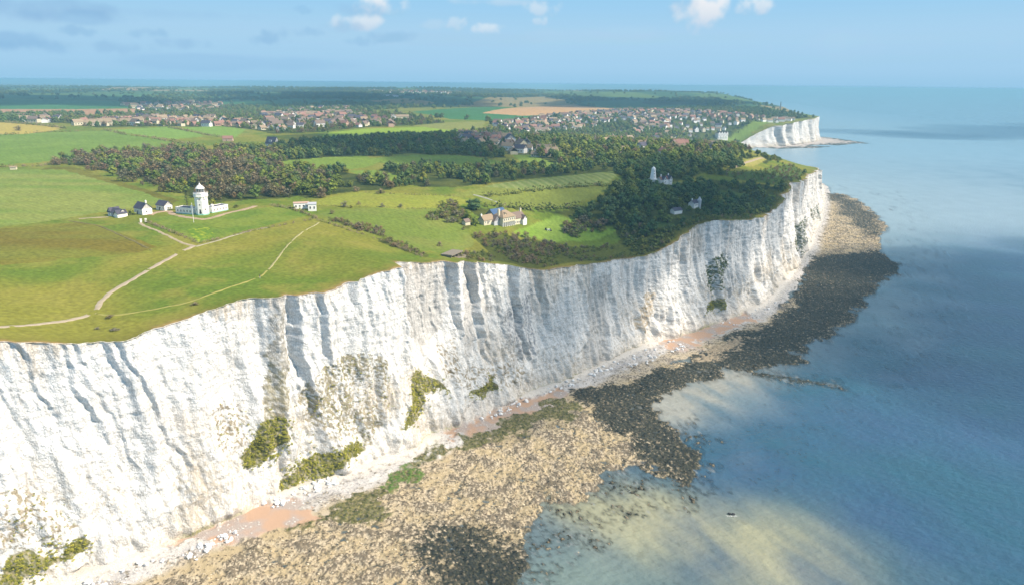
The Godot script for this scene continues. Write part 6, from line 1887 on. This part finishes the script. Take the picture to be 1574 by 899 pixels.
func make_person() -> void:
	# one continuous skin, meshed from tapered capsules joined smoothly; stands at the bare patch on the clifftop path
	var bones := [[Vector3(0, 1.68, 0.02), Vector3(0, 1.6, 0.0), 0.105, 0.095], [Vector3(0, 1.56, 0), Vector3(0, 1.44, 0), 0.055, 0.07], [Vector3(0, 1.36, 0), Vector3(0, 0.98, 0), 0.155, 0.14], [Vector3(-0.17, 1.4, 0), Vector3(0.17, 1.4, 0), 0.07, 0.07],
		[Vector3(-0.2, 1.38, 0), Vector3(-0.26, 1.1, -0.03), 0.058, 0.045], [Vector3(-0.26, 1.1, -0.03), Vector3(-0.24, 0.86, 0.08), 0.042, 0.032], [Vector3(0.2, 1.38, 0), Vector3(0.26, 1.1, -0.03), 0.058, 0.045], [Vector3(0.26, 1.1, -0.03), Vector3(0.24, 0.86, 0.08), 0.042, 0.032],
		[Vector3(-0.09, 0.95, 0), Vector3(-0.11, 0.5, 0.05), 0.095, 0.065], [Vector3(-0.11, 0.5, 0.05), Vector3(-0.11, 0.09, 0.0), 0.06, 0.042], [Vector3(0.09, 0.95, 0), Vector3(0.12, 0.5, 0.0), 0.095, 0.065], [Vector3(0.12, 0.5, 0.0), Vector3(0.13, 0.09, -0.06), 0.06, 0.042],
		[Vector3(-0.11, 0.06, -0.02), Vector3(-0.12, 0.04, 0.16), 0.045, 0.035], [Vector3(0.13, 0.06, -0.08), Vector3(0.15, 0.04, 0.1), 0.045, 0.035], [Vector3(0, 1.63, 0.11), Vector3(0, 1.6, 0.125), 0.018, 0.022]]
	var cell := 0.03
	var lo := Vector3(-0.42, -0.06, -0.3)
	var n := Vector3i(28, 64, 20)
	var f := PackedFloat32Array()
	f.resize(n.x * n.y * n.z)
	for k in n.z:
		for j in n.y:
			for i in n.x:
				var p := lo + Vector3(i, j, k) * cell
				var d := 1.0
				for q: Array in bones:
					var a: Vector3 = q[0]
					var ab: Vector3 = q[1] - a
					var t := clampf((p - a).dot(ab) / ab.length_squared(), 0.0, 1.0)
					var e: float = p.distance_to(a + ab * t) - lerpf(q[2], q[3], t)
					var h := clampf(0.5 + 0.5 * (d - e) / 0.03, 0.0, 1.0)
					d = lerpf(d, e, h) - 0.03 * h * (1.0 - h)
				f[(k * n.y + j) * n.x + i] = d
	var at := {}
	var step := [1, n.x, n.x * n.y]
	for k in n.z - 1:
		for j in n.y - 1:
			for i in n.x - 1:
				var base := (k * n.y + j) * n.x + i
				var sum := Vector3.ZERO
				var count := 0
				for axis in 3:
					for u in 2:
						for v in 2:
							var o: int = base + u * step[(axis + 1) % 3] + v * step[(axis + 2) % 3]
							var a := f[o]
							var b := f[o + step[axis]]
							if (a < 0.0) != (b < 0.0):
								var p := Vector3.ZERO
								p[axis] = a / (a - b)
								p[(axis + 1) % 3] = u
								p[(axis + 2) % 3] = v
								sum += p
								count += 1
				if count:
					at[base] = lo + (Vector3(i, j, k) + sum / count) * cell
	var bag := Bag.new()
	for base: int in at:
		for axis in 3:
			var s1: int = step[(axis + 1) % 3]
			var s2: int = step[(axis + 2) % 3]
			var a := f[base]
			var b := f[base + step[axis]]
			if (a < 0.0) == (b < 0.0) or not (at.has(base - s1) and at.has(base - s2) and at.has(base - s1 - s2)):
				continue
			var p: Vector3 = at[base]
			var tone := Color(0.1, 0.1, 0.12)
			if p.y > 1.58: tone = Color(0.5, 0.34, 0.26) if p.z > 0.06 and p.y < 1.72 else Color(0.06, 0.045, 0.035)
			elif p.y > 1.5: tone = Color(0.5, 0.34, 0.26)
			elif p.y < 0.1: tone = Color(0.7, 0.7, 0.7)
			elif p.y < 0.93 and absf(p.x) < 0.21: tone = Color(0.52, 0.5, 0.56)
			elif p.y < 0.9: tone = Color(0.5, 0.34, 0.26)
			if a < 0.0:
				bag.quad(p, at[base - s1], at[base - s1 - s2], at[base - s2], tone)
			else:
				bag.quad(p, at[base - s2], at[base - s1 - s2], at[base - s1], tone)
	for s: float in [-1.0, 1.0]:
		var wrist := Vector3(s * 0.24, 0.85, 0.085)
		for i in 4:
			var r := wrist + Vector3(0, -0.03, -0.03 + i * 0.02)
			bag.tube(r, r + Vector3(-s * 0.005, -0.055 - 0.008 * (2 - absi(i - 1)), 0.01), 0.011, 0.009, 5, Color(0.5, 0.34, 0.26))
			bag.tube(r + Vector3(-s * 0.005, -0.055 - 0.008 * (2 - absi(i - 1)), 0.01), r + Vector3(-s * 0.025, -0.09, 0.015), 0.009, 0.006, 5, Color(0.5, 0.34, 0.26))
		bag.tube(wrist + Vector3(-s * 0.01, 0.0, 0.03), wrist + Vector3(-s * 0.025, -0.05, 0.06), 0.011, 0.007, 5, Color(0.5, 0.34, 0.26))
	var t := thing("person", "person in dark top and pale trousers standing on the clifftop path", "person", on_land(-116.1, 317.2, 0.12), 2.4)
	t.scale = Vector3.ONE * 1.06
	put("body", bag.mesh(), mats.rock, t)

func _ready() -> void:
	var t0 := Time.get_ticks_msec()
	# ---- camera, sky, sun, haze
	var cam := Camera3D.new()
	cam.name = "camera"
	add_child(cam)
	cam.keep_aspect = Camera3D.KEEP_HEIGHT
	cam.fov = 44.46
	cam.near = 1.0
	cam.far = 120000.0
	cam.position = Vector3(0, EYE, 0)
	cam.rotation = Vector3(deg_to_rad(-16.292), 0, deg_to_rad(0.58))
	var env := Environment.new()
	env.background_mode = Environment.BG_SKY
	rng.seed = 5
	env.sky = Sky.new()
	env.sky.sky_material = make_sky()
	env.tonemap_mode = Environment.TONE_MAPPER_LINEAR
	env.tonemap_exposure = 1.48
	env.fog_enabled = true
	env.fog_density = 0.00014
	env.fog_light_color = Color(0.66, 0.89, 1.0)
	env.volumetric_fog_enabled = true
	env.volumetric_fog_density = 0.0
	env.sdfgi_enabled = true
	env.ssao_enabled = true
	env.ssil_enabled = true
	var we := WorldEnvironment.new()
	we.name = "world"
	we.environment = env
	add_child(we)
	var sun := DirectionalLight3D.new()
	sun.name = "sun"
	sun.light_energy = 1.6
	sun.light_color = Color(1.0, 0.945, 0.865)
	sun.light_angular_distance = 0.5
	sun.shadow_enabled = true
	add_child(sun)
	sun.look_at_from_position(SUN * 100.0, Vector3.ZERO, Vector3.UP)
	rng.seed = 21
	make_cloud("c_sea", 760.0, 70.0, 120.0, 0.006, "cloud shading the sea and reef right of the point")
	make_cloud("c_wood", 820.0, 46.0, 80.0, 0.0065, "cloud shading the dark clifftop wood")
	make_cloud("c_hill", 850.0, 60.0, 90.0, 0.009, "cloud shading the wooded hill in the middle")
	make_cloud("c_cliff", 800.0, 60.0, 60.0, 0.011, "thin cloud over the right part of the cliff")
	make_cloud("c_farleft", 900.0, 300.0, 260.0, 0.008, "cloud shading the far teal field on the left")
	make_cloud("c_far", 950.0, 330.0, 260.0, 0.008, "cloud shading the far wooded rise")
	make_cloud("c_far2", 950.0, 260.0, 260.0, 0.008, "cloud shading the far hill before the sea")
	make_cloud("c_band", 900.0, 240.0, 200.0, 0.003, "cloud shading a band of the far sea")
	# ---- tables and materials
	n_big = noise(FastNoiseLite.TYPE_SIMPLEX_SMOOTH, 0.016, 3, 1)
	n_mid = noise(FastNoiseLite.TYPE_SIMPLEX_SMOOTH, 0.06, 3, 2)
	n_fine = noise(FastNoiseLite.TYPE_SIMPLEX_SMOOTH, 0.22, 4, 3)
	n_line = noise(FastNoiseLite.TYPE_SIMPLEX_SMOOTH, 0.35, 3, 4)
	n_soft = noise(FastNoiseLite.TYPE_SIMPLEX_SMOOTH, 0.009, 3, 6)
	n_cell = noise(FastNoiseLite.TYPE_CELLULAR, 0.004, 1, 7)
	n_cell.cellular_return_type = FastNoiseLite.RETURN_CELL_VALUE
	rng.seed = 1234
	for i in 1024:
		hash_table.append(rng.randf())
	for i in TABLE_SIZE:
		coast_table.append(table_value(COAST, TABLE_FROM + i))
		cliff_table.append(table_value(CLIFF, TABLE_FROM + i))
	# round the corners of both tables
	for pass_ in 3:
		var c2 := coast_table.duplicate()
		var h2 := cliff_table.duplicate()
		for i in range(4, TABLE_SIZE - 4):
			c2[i] = (coast_table[i - 4] + coast_table[i - 2] + coast_table[i] + coast_table[i + 2] + coast_table[i + 4]) / 5.0
			h2[i] = (cliff_table[i - 4] + cliff_table[i - 2] + cliff_table[i] + cliff_table[i + 2] + cliff_table[i + 4]) / 5.0
		coast_table = c2
		cliff_table = h2
	for i in TABLE_SIZE:
		var a := float(TABLE_FROM + i)
		edge_table.append(cliff_b(a, cliff_table[i], cliff_table[i]))
	make_materials()
	print("tables ", Time.get_ticks_msec() - t0)
	# ---- the large structure
	make_land()
	print("land ", Time.get_ticks_msec() - t0)
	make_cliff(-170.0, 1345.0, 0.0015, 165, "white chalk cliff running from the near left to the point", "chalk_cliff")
	make_cliff(1345.0, 2700.0, 0.0021, 45, "white chalk headland beyond the bay", "chalk_cliff")
	make_cliff(2700.0, 9000.0, 0.02, 12, "cliffs beyond the headland", "chalk_cliff")
	print("cliff ", Time.get_ticks_msec() - t0)
	make_foreshore()
	print("shore ", Time.get_ticks_msec() - t0)
	make_sea()
	print("sea ", Time.get_ticks_msec() - t0)
	var chalk_path := lin(226, 208, 180)
	make_path("path_main", 2.3, chalk_path, "broad pale chalk track curving up from the cliff edge to the paddock corner")
	make_path("path_gate", 1.8, lin(220, 202, 168), "pale track from the paddock corner to the white gate posts")
	make_path("path_side", 1.4, lin(214, 204, 176), "thin path along the hedge right of the paddock corner")
	make_path("path_bunker", 1.0, lin(214, 206, 150), "narrow pale path running down the open grass from the hedge")
	make_path("path_low", 1.0, lin(198, 192, 112), "faint trodden path along the clifftop grass")
	make_path("drive", 3.6, lin(224, 196, 166), "tan gravel drive round the front of the lighthouse")
	make_path("drive_left", 2.6, lin(214, 196, 168), "pale lane ending at the left cottage")
	make_path("lane_wood", 2.0, lin(200, 200, 190), "grey lane in the shaded field")
	make_path("lane_tip", 4.0, lin(226, 204, 176), "pale track over the clifftop by the point")
	make_path("track", 1.2, lin(150, 142, 96), "grassy fence track across the brown field")
	make_plants()
	print("plants ", Time.get_ticks_msec() - t0)
	make_buildings()
	make_houses()
	make_woods()
	print("woods ", Time.get_ticks_msec() - t0)
	for k: Array in [["hedge_field", 3.2, 0.3, "long brown hedge along the far side of the left green field", 0.0], ["hedge_paddock", 2.0, 0.35, "low dark hedge along the lower left side of the lighthouse paddock", 0.1], ["hedge_drive", 1.5, 0.3, "low scrubby hedge from the paddock corner towards the white house", 0.25],
		["hedge_white", 2.4, 0.2, "brown hedge in front of the white flat-roofed houses", 0.0], ["hedge_scrub", 1.9, 0.3, "straggling brown scrub hedge running down to the concrete shelter", 0.25], ["hedge_fields", 5.0, 0.4, "gappy dark hedge between the two far green fields", 0.15], ["hedge_green", 4.0, 0.5, "straight thin hedge between the two small far green fields", 0.0],
		["hedge_strip", 0.8, 0.3, "low grassy hedge line across the top of the meadow", 0.3], ["hedge_yellow", 5.0, 0.4, "dark hedge along the far edge of the yellow field", 0.0], ["hedge_yellowlow", 4.0, 0.4, "bushy hedge right of the yellow field", 0.1], ["hedge_top", 1.4, 0.4, "thin hedge above the yellow-green strip", 0.3], ["hedge_vine", 4.5, 0.85, "dark hedge between the striped field and the field below", 0.1], ["hedge_dark", 5.5, 0.95, "tall dark hedge behind the country house garden", 0.0]]:
		make_hedge(k[0], k[1], k[2], k[3], k[4])
	for k: Array in [["scrub", -113.3, 478.8, 4.6, 1.2, "big round brown bush at the left end of the meadow's top hedge"], ["shrub", -108.9, 476.7, 2.2, 1.1, "small green bush right beside the big brown bush"], ["scrub", -106.0, 488.1, 2.8, 1.0, "small upright brown bush on the meadow's top hedge"], ["scrub", -89.2, 483.8, 3.6, 1.0, "brown bush at the middle of the meadow's top hedge"], ["scrub", -77.2, 488.9, 3.2, 1.0, "brown bush at the right of the meadow's top hedge"],
		["shrub", -69.5, 399.0, 3.2, 1.1, "round dark green bush by the scrub near the concrete shelter"], ["shrub", -59.9, 396.0, 2.4, 1.0, "small green bush nearest the concrete shelter"], ["scrub", -91.0, 420.8, 4.2, 1.5, "large brown bush half way down the scrub line"], ["scrub", -99.3, 535.4, 4.4, 1.5, "wide brown bush above the yellow-green strip"], ["scrub", -120.3, 544.9, 4.5, 1.3, "purple-brown bush at the wood's edge above the yellow-green strip"],
		["scrub", -159.2, 268.3, 1.5, 2.0, "low dark bush on the near clifftop grass by the track bend"], ["scrub", -150.6, 256.0, 0.9, 4.0, "flat brown bush close to the near cliff edge"], ["scrub", -157.6, 257.0, 0.9, 2.4, "small flat dark bush left of the flat brown one near the cliff edge"], ["scrub", -129.7, 278.8, 1.5, 2.2, "brown bush on the cliff edge below the faint path"],
		["scrub", 3.8, 477.0, 3.2, 1.1, "smaller of two round purple-brown bushes below the bright lawn"], ["scrub", 8.5, 476.9, 4.6, 1.15, "larger of two round purple-brown bushes below the bright lawn"], ["scrub", -42.5, 408.8, 3.4, 1.0, "pale brown bush alone in the meadow above the concrete shelter"], ["fresh", -25.3, 478.0, 6.5, 1.1, "bright green bushy tree left of the tan-roofed cottage"],
		["fresh", -31.0, 487.0, 7.0, 1.2, "yellow-green tree at the top of the thicket by the meadow"], ["scrub", -744.8, 1098.8, 9.0, 1.2, "lone dark bush at the lower edge of the yellow field"], ["shrub", -221.2, 457.9, 2.6, 1.0, "small bush between the slate cottage and the lighthouse wing"], ["fresh", -236.6, 439.4, 4.2, 1.5, "yellow-green bush between the two left cottages"], ["scrub", -240.8, 437.4, 3.6, 1.2, "dark red-brown bush right of the leftmost cottage"],
		["fresh", -199.0, 470.5, 6.5, 1.0, "bright green tree behind the lighthouse tower"], ["shrub", -183.5, 471.2, 2.6, 1.5, "green bush at the end of the lighthouse's right wing"], ["scrub", 37.6, 508.6, 5.2, 1.3, "big brown bush standing on the right of the lawn"], ["shrub", 264.5, 764.0, 5.0, 1.3, "lone dark bush on the open clifftop by the point"], ["shrub", 301.3, 832.1, 5.0, 1.3, "second dark bush on the open clifftop, nearer the point"], ["shrub", 234.4, 715.6, 5.0, 1.3, "dark bush on the open clifftop nearest the wood"]]:
		plant(k[0], k[1], k[2], k[3], k[4], k[5], "tree" if k[0] == "fresh" else "bush")
	# dark conifer behind the left wing
	var con := thing("conifer", "dark narrow conifer rising behind the lighthouse's left wing", "tree", on_land(-210.5, 458.5))
	var tb := Bag.new()
	tb.tube(Vector3(0, -0.5, 0), Vector3(0, 11.5, 0), 0.3, 0.06, 7)
	put("trunk", tb.mesh(), mats.bark, con)
	tb = Bag.new()
	for i in 520:
		var t := rng.randf()
		var y := lerpf(4.2, 12.2, t)
		var reach := (2.5 * (1.0 - t) + 0.3) * (0.55 + 0.45 * absf(sin(y * 2.2)))
		var a := rng.randf() * TAU
		var p := Vector3(cos(a) * reach, y - 0.3 * reach, sin(a) * reach) * Vector3(sqrt(rng.randf()), 1, 1)
		var s := rng.randf_range(0.25, 0.5)
		tb.tri(p, p + Vector3(cos(a), -0.35, sin(a)) * s, p + Vector3(-sin(a), 0.1, cos(a)) * s, Color(0.025, 0.04, 0.025) * rng.randf_range(0.7, 1.5))
	put("crown", tb.mesh(), mats.leaf, con)
	make_cliff_plants()
	make_rocks()
	make_person()
	print("all ", Time.get_ticks_msec() - t0)
